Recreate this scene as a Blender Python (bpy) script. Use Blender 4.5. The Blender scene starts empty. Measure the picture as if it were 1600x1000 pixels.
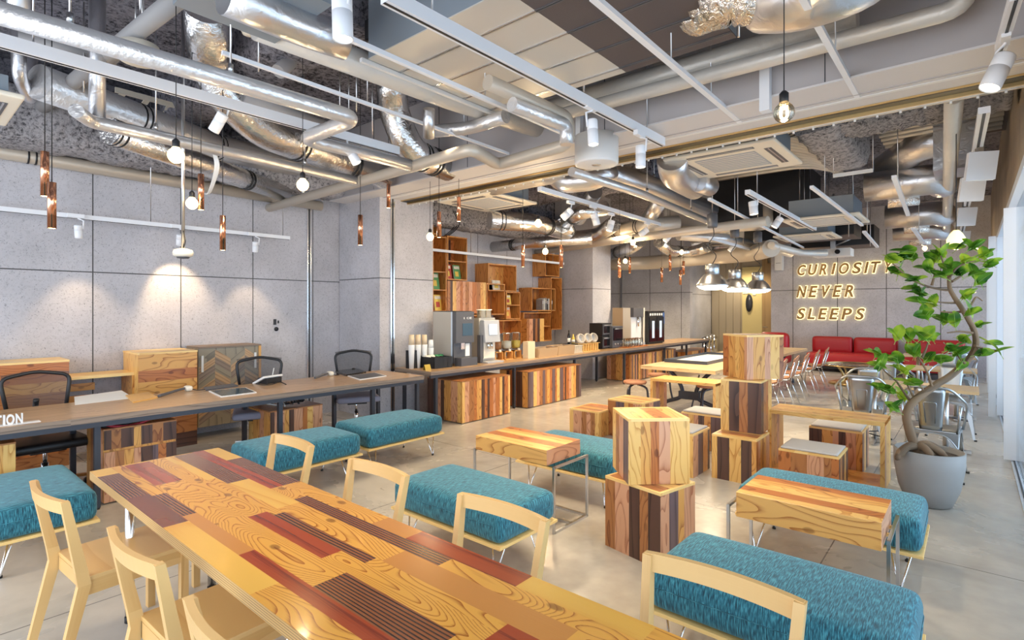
import bpy, bmesh, random
from math import *
from mathutils import Vector, Matrix
C = bpy.context; D = bpy.data; SC = C.scene; COL = SC.collection
# ---------------------------------------------------------------- camera, sky, large lights, exposure
H = 1.6; TH = radians(40.4); FP = 844.0; HY = 481.0
cam = D.cameras.new('camera'); co = D.objects.new('camera', cam); COL.objects.link(co)
cam.sensor_width = 36; cam.lens = FP/1600*36; cam.shift_y = -(500-HY)/1600; cam.clip_start = .02; cam.clip_end = 200
co.location = (0, 0, H); co.rotation_euler = (pi/2, 0, TH); SC.camera = co
SC.view_settings.view_transform = 'Standard'; SC.view_settings.look = 'None'
SC.view_settings.gamma = 1; SC.view_settings.use_curve_mapping = False
SC.view_settings.exposure = 0.05
w = D.worlds.new('daylight'); SC.world = w; w.use_nodes = True
bg = w.node_tree.nodes['Background']; bg.inputs[0].default_value = (.72, .85, 1, 1); bg.inputs[1].default_value = 2.2
def alight(name, loc, rot, sx, sy, power, color):
    l = D.lights.new(name, 'AREA'); l.shape = 'RECTANGLE'; l.size = sx; l.size_y = sy; l.energy = power; l.color = color
    o = D.objects.new(name, l); COL.objects.link(o); o.location = loc; o.rotation_euler = rot; return o
# daylight entering through the glazed street side; added front fill from behind the camera
alight('window_daylight_side', (.75, 6.5, 1.6), (0, pi/2, 0), 2.6, 19, 430, (.62, .78, 1))
alight('window_daylight_front', (-3.4, -2.9, 1.9), (pi/2, 0, 0), 7, 3.2, 185, (.95, .96, 1))

# measured on the photograph: a pixel and a height (or a distance) give the point in the room
def ray(x, y):
    r = (x-800)/FP; u = (HY-y)/FP
    return Vector((-sin(TH)+r*cos(TH), cos(TH)+r*sin(TH), u))
def P(x, y, z=0.):
    k = ray(x, y); t = (z-H)/k.z; return Vector((k.x*t, k.y*t, z))
def PX(x, y, X):
    k = ray(x, y); t = X/k.x; return Vector((X, k.y*t, H+k.z*t))
def PY(x, y, Y):
    k = ray(x, y); t = Y/k.y; return Vector((k.x*t, Y, H+k.z*t))
def PD(x, y, d):
    k = ray(x, y); return Vector((k.x*d, k.y*d, H+k.z*d))
V = Vector
# ---------------------------------------------------------------- materials
MATS = {}
def newmat(n):
    m = D.materials.new(n); m.use_nodes = True; nt = m.node_tree
    for a in list(nt.nodes): nt.nodes.remove(a)
    o = nt.nodes.new('ShaderNodeOutputMaterial'); b = nt.nodes.new('ShaderNodeBsdfPrincipled')
    nt.links.new(b.outputs[0], o.inputs[0]); MATS[n] = m
    return m, nt, b
def N(nt, t, **kw):
    n = nt.nodes.new('ShaderNode'+t)
    for k, v in kw.items():
        if k.startswith('i_'): n.inputs[int(k[2:]) if k[2:].isdigit() else k[2:]].default_value = v
        else: setattr(n, k, v)
    return n
def L(nt, a, b): nt.links.new(a, b)
def c4(c): return (c[0], c[1], c[2], 1)
def plain(n, c, rough=.5, metal=0., bump=0, bs=60, var=0., spec=None, coat=0):
    m, nt, b = newmat(n); b.inputs['Base Color'].default_value = c4(c); b.inputs['Roughness'].default_value = rough; b.inputs['Metallic'].default_value = metal
    if coat: b.inputs['Coat Weight'].default_value = coat
    if bump or var:
        tc = N(nt, 'TexCoord'); no = N(nt, 'TexNoise', i_Scale=bs, i_Detail=3.); L(nt, tc.outputs['Object'], no.inputs[0])
        if bump:
            bp = N(nt, 'Bump', i_Strength=bump, i_Distance=.01); L(nt, no.outputs[0], bp.inputs['Height']); L(nt, bp.outputs[0], b.inputs['Normal'])
        if var:
            mx = N(nt, 'Mix', data_type='RGBA'); L(nt, no.outputs[0], mx.inputs[0])
            mx.inputs[6].default_value = c4([q*(1-var) for q in c]); mx.inputs[7].default_value = c4([min(1, q*(1+var)) for q in c]); L(nt, mx.outputs[2], b.inputs['Base Color'])
    return m
def emis(n, c, s):
    m, nt, b = newmat(n); b.inputs['Base Color'].default_value = c4(c); b.inputs['Emission Color'].default_value = c4(c); b.inputs['Emission Strength'].default_value = s; return m
def ramp(nt, pts):
    r = N(nt, 'ValToRGB'); e = r.color_ramp.elements
    e[0].position = pts[0][0]; e[0].color = c4(pts[0][1]); e[1].position = pts[-1][0]; e[1].color = c4(pts[-1][1])
    for p, c in pts[1:-1]: q = e.new(p); q.color = c4(c)
    return r
def mth(nt, op, a, b=None):
    m = N(nt, 'Math', operation=op)
    for i, q in enumerate((a, b)):
        if q is None: continue
        if isinstance(q, (int, float)): m.inputs[i].default_value = q
        else: L(nt, q, m.inputs[i])
    return m.outputs[0]
def wood(n, light, dark, k=9., lin=0., nscale=5., stretch=.16, rough=.32, sharp=(.35, .95), fine=.25, knots=0., coat=0.):
    """contour lines of a stretched noise give cathedral figure; lin adds straight lines; UVs in metres, v along the grain"""
    m, nt, b = newmat(n); tc = N(nt, 'TexCoord'); sx = N(nt, 'SeparateXYZ'); L(nt, tc.outputs['UV'], sx.inputs[0])
    v = mth(nt, 'MULTIPLY', sx.outputs[1], stretch); cb = N(nt, 'CombineXYZ'); L(nt, sx.outputs[0], cb.inputs[0]); L(nt, v, cb.inputs[1])
    no = N(nt, 'TexNoise', i_Scale=nscale, i_Detail=1.2, i_Roughness=.45, i_Distortion=.25); L(nt, cb.outputs[0], no.inputs[0])
    s = mth(nt, 'ADD', mth(nt, 'MULTIPLY', no.outputs[0], k), mth(nt, 'MULTIPLY', sx.outputs[0], lin))
    f = mth(nt, 'FRACT', s)
    tri = mth(nt, 'POWER', f, 1.6)
    v2 = mth(nt, 'MULTIPLY', sx.outputs[1], 6.); u2 = mth(nt, 'MULTIPLY', sx.outputs[0], 260.); cb2 = N(nt, 'CombineXYZ'); L(nt, u2, cb2.inputs[0]); L(nt, v2, cb2.inputs[1])
    nf = N(nt, 'TexNoise', i_Scale=1., i_Detail=2.); L(nt, cb2.outputs[0], nf.inputs[0])
    t2 = mth(nt, 'ADD', tri, mth(nt, 'MULTIPLY', mth(nt, 'SUBTRACT', nf.outputs[0], .5), fine*2))
    mid = [light[i]*.7+dark[i]*.3 for i in range(3)]
    r = ramp(nt, [(sharp[0], light), ((sharp[0]+sharp[1])/2, mid), (sharp[1], dark)]); L(nt, t2, r.inputs[0])
    out = r.outputs[0]
    if knots:
        cb3 = N(nt, 'CombineXYZ'); L(nt, mth(nt, 'MULTIPLY', sx.outputs[0], 5.), cb3.inputs[0]); L(nt, mth(nt, 'MULTIPLY', sx.outputs[1], 2.6), cb3.inputs[1])
        vo = N(nt, 'TexVoronoi', voronoi_dimensions='2D', i_Scale=1.); L(nt, cb3.outputs[0], vo.inputs['Vector'])
        kr = ramp(nt, [(0., (1, 1, 1)), (.055, (.9, .9, .9)), (.085, (0, 0, 0))]); L(nt, vo.outputs['Distance'], kr.inputs[0])
        mx = N(nt, 'Mix', data_type='RGBA'); L(nt, mth(nt, 'MULTIPLY', kr.outputs[0], knots), mx.inputs[0]); L(nt, out, mx.inputs[6]); mx.inputs[7].default_value = c4([q*.45 for q in dark]); out = mx.outputs[2]
    L(nt, out, b.inputs['Base Color']); b.inputs['Roughness'].default_value = rough
    if coat: b.inputs['Coat Weight'].default_value = coat; b.inputs['Coat Roughness'].default_value = .08
    return m
FIR = dict(k=10., lin=9., nscale=7., stretch=.24, sharp=(.45, .98))
wood('fir', (.72, .37, .10), (.36, .115, .02), knots=.6, **FIR)
wood('fir_yellow', (.80, .49, .155), (.56, .25, .055), knots=.3, **FIR)
wood('fir_red', (.50, .17, .045), (.22, .05, .012), knots=.7, **FIR)
wood('fir_pink', (.66, .34, .19), (.38, .14, .065), knots=.7, **FIR)
wood('oiled_brown', (.42, .17, .055), (.20, .06, .02), knots=.4, **FIR)
wood('walnut', (.105, .048, .032), (.042, .018, .014), k=3., lin=14., knots=0)
wood('grey_purple', (.16, .105, .11), (.085, .05, .055), k=3., lin=14.)
wood('birch', (.90, .62, .24), (.80, .48, .15), k=3, lin=4., rough=.35, fine=.15)
T = dict(rough=.24, coat=.22)
wood('t_fir', (.74, .36, .055), (.34, .095, .008), k=34., lin=8., nscale=5.5, stretch=.26, knots=.7, sharp=(.45, .95), **T)
wood('t_yellow', (.78, .44, .075), (.68, .33, .045), k=3., lin=3., fine=.12, **T)
wood('t_padauk', (.36, .05, .01), (.19, .02, .005), k=.9, lin=16., fine=.6, **T)
wood('t_zebrano', (.27, .085, .03), (.018, .008, .005), k=7., lin=75., nscale=3., stretch=.2, sharp=(.3, .6), fine=.15, **T)
wood('t_mdf', (.56, .23, .045), (.46, .17, .03), k=1., lin=0, fine=.3, **T)
wood('t_purple', (.20, .055, .028), (.12, .03, .017), k=.8, lin=10., **T)
wood('ply_edge', (.66, .42, .16), (.16, .075, .03), k=.4, lin=130., sharp=(.4, .8), fine=.1)
wood('beech', (.72, .46, .185), (.63, .37, .13), k=1.2, lin=4., fine=.18, rough=.36)
wood('seat_veneer', (.72, .45, .17), (.66, .38, .13), k=1.2, lin=4., fine=.15, rough=.34)  # beech copy toned as shade for the chair seats
wood('counter', (.50, .315, .16), (.25, .14, .065), k=5., lin=18., fine=.55, rough=.34, knots=.5, coat=.2)
wood('counter_edge', (.27, .20, .15), (.13, .095, .075), k=4., lin=22., fine=.7, rough=.6)
wood('table_oak', (.66, .47, .25), (.50, .33, .15), k=4., lin=10., fine=.4, rough=.3)
wood('door_wood', (.42, .29, .14), (.33, .22, .10), k=1.4, lin=5., fine=.3)
wood('chevron', (.30, .25, .17), (.17, .14, .10), k=3., lin=8., fine=.4)
wood('shelf_wood', (.60, .26, .065), (.34, .11, .022), k=8., lin=9., nscale=6., stretch=.24, knots=.4)
wood('shell_wood', (.46, .21, .11), (.34, .14, .07), k=1.5, lin=6., rough=.62)
wood('bark', (.22, .14, .08), (.11, .07, .04), k=3., lin=4., fine=.6, rough=.8)
plain('steel_dark', (.055, .06, .075), .45, .5)
plain('black', (.012, .012, .014), .45)
plain('black_gloss', (.01, .01, .012), .12)
plain('rubber', (.02, .02, .02), .7)
plain('chrome', (.80, .81, .83), .16, 1.)
plain('steel', (.62, .62, .63), .28, 1.)
plain('galvanised', (.50, .53, .56), .29, 1., bump=.06, bs=14)
plain('copper', (.86, .42, .26), .2, 1.)
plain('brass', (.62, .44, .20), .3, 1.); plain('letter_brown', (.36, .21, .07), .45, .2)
plain('white', (.78, .78, .77), .45)
plain('cream', (.80, .74, .62), .5)
plain('white_paint', (.80, .82, .86), .5)
plain('paper', (.85, .85, .82), .7)
plain('grey_box', (.42, .44, .47), .55)
plain('blue_grey', (.23, .27, .31), .5)
plain('machine_grey', (.50, .47, .41), .42, .3)
plain('machine_dark', (.09, .09, .10), .4)
plain('duct_cream', (.66, .63, .57), .42, .25)
plain('duct_brown', (.115, .092, .088), .75, bump=.25, bs=300, var=.25)
plain('pipe_wrap', (.70, .69, .69), .3, .65, bump=.6, bs=26)
plain('pipe_beige', (.56, .50, .42), .42, .3, bump=.2, bs=14)
plain('duct_tape_white', (.66, .63, .58), .42, .25, bump=.5, bs=20)
plain('pvc', (.33, .32, .32), .55)
plain('teal_card', (.02, .10, .08), .4)
plain('green', (.03, .22, .08), .5)
plain('grey_seat', (.25, .25, .32), .85, bump=.1, bs=300)
plain('grey_pad', (.50, .48, .46), .8, bump=.1, bs=200)
plain('red_leather', (.42, .01, .018), .38, bump=.12, bs=30)
plain('pot', (.33, .325, .32), .6, bump=.05, bs=8, var=.06)
plain('soil', (.12, .08, .05), .9, bump=.5)
plain('alu', (.66, .72, .80), .38, .5)
plain('card_brown', (.46, .31, .17), .7)
plain('ceramic', (.62, .57, .50), .25)
plain('kraft', (.68, .54, .36), .7)
plain('gold_card', (.42, .30, .05), .4, .4)
plain('vinyl_beige', (.46, .40, .30), .55)
plain('yellow_panel', (.72, .62, .30), .5)  # yellow lamp light of the recess put into the panel colour
plain('red_cable', (.45, .03, .05), .5)
plain('screen', (.05, .09, .13), .1)
plain('light_blue', (.55, .66, .80), .15)
plain('concrete_trim', (.36, .36, .38), .7, bump=.1, bs=30, var=.1)
for nm, c in dict(bk_red=(.45, .05, .04), bk_green=(.10, .32, .12), bk_blue=(.07, .15, .38), bk_yellow=(.75, .55, .10), bk_grey=(.30, .29, .28), bk_cream=(.72, .68, .58), bk_black=(.04, .04, .04), bk_orange=(.7, .25, .05)).items(): plain(nm, c, .45, var=.25, bs=25)
emis('bulb', (1, .72, .36), 14); emis('bulb_soft', (1, .76, .40), 3.2); emis('halo', (1, .84, .42), 2.0); emis('lamp_face', (1, .90, .72), 9); emis('spot_face', (1, .85, .6), 10); emis('lamp_leaf', (1, .86, .40), 1.6); emis('screen_lit', (.60, .72, .85), .3)
# glass: reflection by angle over a clear pane
def glassmat(n, tint=(1, 1, 1), base=.04):
    m, nt, b = newmat(n); nt.nodes.remove(b); out = [q for q in nt.nodes if q.type == 'OUTPUT_MATERIAL'][0]
    t = N(nt, 'BsdfTransparent'); t.inputs[0].default_value = c4(tint); g = N(nt, 'BsdfGlossy', i_Roughness=.02); lw = N(nt, 'LayerWeight', i_Blend=.35); mx = N(nt, 'MixShader')
    L(nt, mth(nt, 'ADD', mth(nt, 'MULTIPLY', lw.outputs['Fresnel'], .8), base), mx.inputs[0]); L(nt, t.outputs[0], mx.inputs[1]); L(nt, g.outputs[0], mx.inputs[2]); L(nt, mx.outputs[0], out.inputs[0])
glassmat('glass', (.93, .97, .98)); glassmat('bulb_glass', (1, .93, .78), .08)
# translucent mesh fabric
m, nt, b = newmat('mesh_black'); out = [q for q in nt.nodes if q.type == 'OUTPUT_MATERIAL'][0]
t = N(nt, 'BsdfTransparent'); mx = N(nt, 'MixShader', i_0=.62); b.inputs['Base Color'].default_value = (.05, .045, .045, 1); L(nt, t.outputs[0], mx.inputs[1]); L(nt, b.outputs[0], mx.inputs[2]); L(nt, mx.outputs[0], out.inputs[0])
# foil
def foil(n, c, sc, st, rough=.22):
    m, nt, b = newmat(n); tc = N(nt, 'TexCoord'); b.inputs['Metallic'].default_value = 1; b.inputs['Roughness'].default_value = rough; b.inputs['Base Color'].default_value = c4(c)
    no = N(nt, 'TexNoise', i_Scale=sc, i_Detail=4., i_Distortion=1.2); L(nt, tc.outputs['Object'], no.inputs[0]); bp = N(nt, 'Bump', i_Strength=st, i_Distance=.02); L(nt, no.outputs[0], bp.inputs['Height']); L(nt, bp.outputs[0], b.inputs['Normal'])
foil('foil', (.80, .79, .78), 16, .45); foil('foil_crumpled', (.88, .82, .74), 22, 1., .14); foil('foil_matte', (.72, .72, .74), 10, .3, .36)
# fabric
m, nt, b = newmat('teal'); tc = N(nt, 'TexCoord'); mp = N(nt, 'Mapping'); mp.inputs['Scale'].default_value = (230, 20, 1); L(nt, tc.outputs['UV'], mp.inputs[0])
no = N(nt, 'TexNoise', i_Scale=1., i_Detail=2.5, i_Roughness=.6); L(nt, mp.outputs[0], no.inputs[0])
r = ramp(nt, [(.36, (.003, .04, .065)), (.5, (.012, .13, .185)), (.64, (.06, .30, .38))]); L(nt, no.outputs[0], r.inputs[0]); L(nt, r.outputs[0], b.inputs['Base Color']); b.inputs['Roughness'].default_value = .8
b.inputs['Sheen Weight'].default_value = .35; b.inputs['Sheen Tint'].default_value = (.6, .85, .95, 1)
bp = N(nt, 'Bump', i_Strength=.35, i_Distance=.004); L(nt, no.outputs[0], bp.inputs['Height']); L(nt, bp.outputs[0], b.inputs['Normal'])
# concrete panels with joints: a = horizontal axis (0 = x, 1 = y), off, step, hz = height of the horizontal joint
def panel(n, a, off, step, hz, col=(.50, .49, .52), jw=.006):
    m, nt, b = newmat(n); g = N(nt, 'NewGeometry'); s = N(nt, 'SeparateXYZ'); L(nt, g.outputs['Position'], s.inputs[0])
    d1 = mth(nt, 'ABSOLUTE', mth(nt, 'SUBTRACT', mth(nt, 'FRACT', mth(nt, 'ADD', mth(nt, 'DIVIDE', mth(nt, 'SUBTRACT', s.outputs[a], off), step), .5)), .5))
    l1 = mth(nt, 'LESS_THAN', d1, jw/step)
    l2 = mth(nt, 'LESS_THAN', mth(nt, 'ABSOLUTE', mth(nt, 'SUBTRACT', s.outputs[2], hz)), jw)
    ln = mth(nt, 'MAXIMUM', l1, l2)
    n1 = N(nt, 'TexNoise', i_Scale=1.6, i_Detail=4.); n2 = N(nt, 'TexNoise', i_Scale=24., i_Detail=3., i_Roughness=.75); n3 = N(nt, 'TexNoise', i_Scale=75., i_Detail=3., i_Roughness=.7)
    for q in (n1, n2, n3): L(nt, g.outputs['Position'], q.inputs[0])
    r1 = ramp(nt, [(.3, [q*.86 for q in col]), (.7, [q*1.12 for q in col])]); L(nt, n1.outputs[0], r1.inputs[0])
    sp = ramp(nt, [(.33, (.35, .35, .36)), (.40, (1, 1, 1))]); L(nt, n3.outputs[0], sp.inputs[0])
    sp2 = ramp(nt, [(.3, (.84, .84, .84)), (.5, (1, 1, 1))]); L(nt, n2.outputs[0], sp2.inputs[0])
    mx = N(nt, 'Mix', data_type='RGBA', blend_type='MULTIPLY'); mx.inputs[0].default_value = 1; L(nt, r1.outputs[0], mx.inputs[6]); L(nt, sp.outputs[0], mx.inputs[7])
    m3 = N(nt, 'Mix', data_type='RGBA', blend_type='MULTIPLY'); m3.inputs[0].default_value = 1; L(nt, mx.outputs[2], m3.inputs[6]); L(nt, sp2.outputs[0], m3.inputs[7])
    m2 = N(nt, 'Mix', data_type='RGBA'); L(nt, ln, m2.inputs[0]); L(nt, m3.outputs[2], m2.inputs[6]); m2.inputs[7].default_value = (.06, .06, .06, 1); L(nt, m2.outputs[2], b.inputs['Base Color'])
    b.inputs['Roughness'].default_value = .6
    bp = N(nt, 'Bump', i_Strength=.25, i_Distance=.004); L(nt, n3.outputs[0], bp.inputs['Height']); L(nt, bp.outputs[0], b.inputs['Normal'])
panel('wall_panel_y', 1, 1.565, .885, 2.0); panel('wall_panel_x', 0, -3.739, 1.06, 2.08, (.58, .57, .60), jw=.008); panel('column_panel', 0, 50, 30, 2.03); panel('column_panel_bright', 0, 50, 30, 2.03, (.56, .57, .62))
panel('beam_panel', 0, .3, 1.8, 9, (.46, .44, .46)); plain('beam_face', (.44, .42, .43), .6, var=.05, bs=3); plain('beam_under', (.66, .64, .64), .55, var=.04, bs=3); panel('beige_panel', 1, .4, .9, 9, (.42, .35, .27))  # beam underside paler than its face: floor bounce put into the colour
# sprayed insulation
def spray(n, lo, hi, sc=7.):
    m, nt, b = newmat(n); tc = N(nt, 'TexCoord'); n1 = N(nt, 'TexNoise', i_Scale=sc, i_Detail=8., i_Roughness=.8); n2 = N(nt, 'TexNoise', i_Scale=1.3, i_Detail=2.)
    L(nt, tc.outputs['Object'], n1.inputs[0]); L(nt, tc.outputs['Object'], n2.inputs[0])
    r = ramp(nt, [(.40, lo), (.46, [(lo[i]+hi[i])*.5 for i in range(3)]), (.56, hi)]); L(nt, mth(nt, 'ADD', n1.outputs[0], mth(nt, 'MULTIPLY', mth(nt, 'SUBTRACT', n2.outputs[0], .5), .25)), r.inputs[0]); L(nt, r.outputs[0], b.inputs['Base Color'])
    b.inputs['Roughness'].default_value = .95; bp = N(nt, 'Bump', i_Strength=1., i_Distance=.02); L(nt, n1.outputs[0], bp.inputs['Height']); L(nt, bp.outputs[0], b.inputs['Normal'])
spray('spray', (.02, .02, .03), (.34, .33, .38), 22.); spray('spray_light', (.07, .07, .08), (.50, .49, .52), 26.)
# polished floor
m, nt, b = newmat('floor'); g = N(nt, 'NewGeometry'); s = N(nt, 'SeparateXYZ'); L(nt, g.outputs['Position'], s.inputs[0])
n1 = N(nt, 'TexNoise', i_Scale=.55, i_Detail=5., i_Roughness=.62, i_Distortion=.6); n2 = N(nt, 'TexNoise', i_Scale=9., i_Detail=4.)
for q in (n1, n2): L(nt, g.outputs['Position'], q.inputs[0])
r = ramp(nt, [(.35, (.37, .34, .30)), (.65, (.56, .52, .455))]); L(nt, mth(nt, 'ADD', n1.outputs[0], mth(nt, 'MULTIPLY', mth(nt, 'SUBTRACT', n2.outputs[0], .5), .22)), r.inputs[0])
def jl(ax, off, step):
    return mth(nt, 'LESS_THAN', mth(nt, 'ABSOLUTE', mth(nt, 'SUBTRACT', mth(nt, 'FRACT', mth(nt, 'ADD', mth(nt, 'DIVIDE', mth(nt, 'SUBTRACT', s.outputs[ax], off), step), .5)), .5)), .004/step)
mx = N(nt, 'Mix', data_type='RGBA'); L(nt, mth(nt, 'MAXIMUM', jl(0, -3.62, 2.9), jl(1, 4.35, 2.95)), mx.inputs[0]); L(nt, r.outputs[0], mx.inputs[6]); mx.inputs[7].default_value = (.14, .13, .12, 1); L(nt, mx.outputs[2], b.inputs['Base Color'])
rr = ramp(nt, [(.3, (.16, .16, .16)), (.7, (.34, .34, .34))]); L(nt, n1.outputs[0], rr.inputs[0]); L(nt, rr.outputs[0], b.inputs['Roughness'])
# leaf: two-sided with light coming through
m, nt, b = newmat('leaf'); tc = N(nt, 'TexCoord'); no = N(nt, 'TexNoise', i_Scale=7., i_Detail=2.); L(nt, tc.outputs['Object'], no.inputs[0])
r = ramp(nt, [(.34, (.02, .11, .01)), (.5, (.12, .30, .02)), (.64, (.42, .58, .05))]); L(nt, no.outputs[0], r.inputs[0]); L(nt, r.outputs[0], b.inputs['Base Color']); b.inputs['Roughness'].default_value = .35
out = [q for q in nt.nodes if q.type == 'OUTPUT_MATERIAL'][0]; tr = N(nt, 'BsdfTranslucent'); L(nt, r.outputs[0], tr.inputs[0]); ms = N(nt, 'MixShader', i_0=.35); L(nt, b.outputs[0], ms.inputs[1]); L(nt, tr.outputs[0], ms.inputs[2]); L(nt, ms.outputs[0], out.inputs[0])
plain('leaf_vein', (.35, .5, .12), .5)

# ---------------------------------------------------------------- mesh builder
RN = random.Random(7)
class MB:
    def __init__(s): s.v = []; s.f = []; s.m = []; s.uv = []; s.s = []; s.mats = []
    def mi(s, n):
        if n not in s.mats: s.mats.append(n)
        return s.mats.index(n)
    def face(s, pts, mat, uv=None, smooth=False):
        i = len(s.v); s.v += [tuple(p) for p in pts]; s.f.append(tuple(range(i, i+len(pts)))); s.m.append(s.mi(mat)); s.s.append(smooth)
        if uv is None: uv = [(0, 0)]*len(pts)
        s.uv += list(uv); return s
    def quad(s, a, b, c, d, mat, along=0, off=None, smooth=False):
        a, b, c, d = V(a), V(b), V(c), V(d); w_ = (b-a).length; h_ = (d-a).length
        if off is None: off = (RN.uniform(0, 40), RN.uniform(0, 40))
        q = [(0, 0), (w_, 0), (w_, h_), (0, h_)]
        if along == 0: q = [(y, x) for x, y in q]
        return s.face((a, b, c, d), mat, [(x+off[0], y+off[1]) for x, y in q], smooth)
    def obox(s, o, ex, ey, ez, mat, end=None):
        """o corner, ex ey ez edge vectors, grain along the longest"""
        o, ex, ey, ez = V(o), V(ex), V(ey), V(ez); Ls = [ex.length, ey.length, ez.length]; g = Ls.index(max(Ls)); off = (RN.uniform(0, 40), RN.uniform(0, 40))
        for (p, a, b, ia, ib) in ((o, ey, ex, 1, 0), (o+ez, ex, ey, 0, 1), (o, ex, ez, 0, 2), (o+ey, ez, ex, 2, 0), (o, ez, ey, 2, 1), (o+ex, ey, ez, 1, 2)):
            al = 0 if ia == g else (1 if ib == g else (0 if a.length > b.length else 1))
            mm = mat if (ia == g or ib == g or end is None) else end
            s.quad(p, p+a, p+a+b, p+b, mm, al, off)
        return s
    def box(s, a, b, mat, end=None):
        a, b = V(a), V(b); lo = V([min(a[i], b[i]) for i in range(3)]); hi = V([max(a[i], b[i]) for i in range(3)]); d = hi-lo
        return s.obox(lo, (d.x, 0, 0), (0, d.y, 0), (0, 0, d.z), mat, end)
    def bar(s, p, q, w_, h_, mat, up=(0, 0, 1)):
        p, q = V(p), V(q); d = (q-p); u = V(up); x = d.cross(u)
        if x.length < 1e-5: x = d.cross(V((1, 0, 0)))
        x.normalize(); y = x.cross(d).normalized()
        return s.obox(p-x*w_/2-y*h_/2, d, x*w_, y*h_, mat)
    def tube(s, pts, r, mat, n=12, cap=True, closed=False):
        pts = [V(p) for p in pts]; k = len(pts); rs = r if isinstance(r, (list, tuple)) else [r]*k
        tang = []
        for i in range(k):
            a = pts[(i-1) % k] if (i > 0 or closed) else pts[i]; b = pts[(i+1) % k] if (i < k-1 or closed) else pts[i]
            t = (b-a); tang.append(t.normalized() if t.length > 1e-9 else V((0, 0, 1)))
        u = tang[0].orthogonal().normalized(); base = len(s.v); dist = 0; ds = []
        for i in range(k):
            u = (u-tang[i]*u.dot(tang[i])); u = u.normalized() if u.length > 1e-6 else tang[i].orthogonal().normalized(); w_ = tang[i].cross(u)
            if i: dist += (pts[i]-pts[i-1]).length
            ds.append(dist)
            for j in range(n):
                a = 2*pi*j/n; s.v.append(tuple(pts[i]+(u*cos(a)+w_*sin(a))*rs[i]))
        mi = s.mi(mat); o1 = RN.uniform(0, 20)
        for i in range(k if closed else k-1):
            i2 = (i+1) % k
            for j in range(n):
                j2 = (j+1) % n; s.f.append((base+i*n+j, base+i*n+j2, base+i2*n+j2, base+i2*n+j)); s.m.append(mi); s.s.append(True)
                c = 2*pi*rs[i]/n; s.uv += [(j*c+o1, ds[i]), ((j+1)*c+o1, ds[i]), ((j+1)*c+o1, ds[i2]), (j*c+o1, ds[i2])]
        if cap and not closed:
            for i in (0, k-1):
                s.f.append(tuple(base+i*n+j for j in (range(n) if i else range(n-1, -1, -1)))); s.m.append(mi); s.s.append(False); s.uv += [(0, 0)]*n
        return s
    def lathe(s, prof, mat, o=(0, 0, 0), n=24, axis=None):
        """prof: (r, z) list; axis: optional direction"""
        o = V(o); ax = V(axis).normalized() if axis is not None else V((0, 0, 1)); u = ax.orthogonal().normalized() if axis is not None else V((1, 0, 0)); w_ = ax.cross(u); base = len(s.v); mi = s.mi(mat)
        for r, z in prof:
            for j in range(n): a = 2*pi*j/n; s.v.append(tuple(o+ax*z+(u*cos(a)+w_*sin(a))*r))
        for i in range(len(prof)-1):
            for j in range(n):
                j2 = (j+1) % n; s.f.append((base+i*n+j, base+i*n+j2, base+(i+1)*n+j2, base+(i+1)*n+j)); s.m.append(mi); s.s.append(True); s.uv += [(j/n, i), ((j+1)/n, i), ((j+1)/n, i+1), (j/n, i+1)]
        for i in (0, len(prof)-1):
            if prof[i][0] > 1e-4: s.f.append(tuple(base+i*n+j for j in range(n))); s.m.append(mi); s.s.append(False); s.uv += [(0, 0)]*n
        return s
    def cushion(s, a, b, r, mat, puff=.0, nx=14, ny=10, nz=5):
        a, b = V(a), V(b); c = (a+b)/2; hx = (b-a)/2
        def mapp(p):
            q = V([max(-hx[i]+r, min(hx[i]-r, p[i])) for i in range(3)]); d = p-q
            if d.length > 1e-9: p = q+d.normalized()*r
            fx = 1-(p.x/hx.x)**2; fy = 1-(p.y/hx.y)**2
            if p.z > 0: p.z += puff*max(0, fx)**.5*max(0, fy)**.5
            return p+c
        def lin(n, h):
            t = [sin((2*i/n-1)*pi/2)*h for i in range(n+1)]; return t
        X, Y, Z = lin(nx, hx.x), lin(ny, hx.y), lin(nz, hx.z); off = (RN.uniform(0, 9), RN.uniform(0, 9))
        for (A, B, f, uvf) in ((X, Y, lambda p, q: V((p, q, hx.z)), lambda p: (p.x, p.y+p.z)), (X, Y, lambda p, q: V((p, q, -hx.z)), lambda p: (p.x, p.y)),
                               (X, Z, lambda p, q: V((p, -hx.y, q)), lambda p: (p.x, p.y+p.z)), (X, Z, lambda p, q: V((p, hx.y, q)), lambda p: (p.x, p.z)),
                               (Y, Z, lambda p, q: V((-hx.x, p, q)), lambda p: (p.y, p.z)), (Y, Z, lambda p, q: V((hx.x, p, q)), lambda p: (p.y, p.z))):
            for i in range(len(A)-1):
                for j in range(len(B)-1):
                    ps = [mapp(f(A[i+di], B[j+dj])) for di, dj in ((0, 0), (1, 0), (1, 1), (0, 1))]
                    if (ps[0]-ps[2]).length < 1e-7: continue
                    s.face(ps, mat, [(uvf(p)[0]+off[0], uvf(p)[1]+off[1]) for p in ps], True)
        return s
    def tf(s, M): s.v = [tuple(M @ V(p)) for p in s.v]; return s
    def build(s, name, parent=None, bevel=0, weld=False, loc=None, kind=None, sub=0):
        me = D.meshes.new(name); me.from_pydata(s.v, [], s.f)
        for n in s.mats: me.materials.append(MATS[n])
        me.polygons.foreach_set('material_index', s.m); me.polygons.foreach_set('use_smooth', s.s)
        ul = me.uv_layers.new(name='UVMap'); ul.data.foreach_set('uv', [c for p in s.uv for c in p])
        bm = bmesh.new(); bm.from_mesh(me)
        bmesh.ops.remove_doubles(bm, verts=bm.verts, dist=1e-5)
        bmesh.ops.recalc_face_normals(bm, faces=bm.faces); bm.to_mesh(me); bm.free()
        o = D.objects.new(name, me); COL.objects.link(o)
        if parent is not None: o.parent = parent
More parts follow.
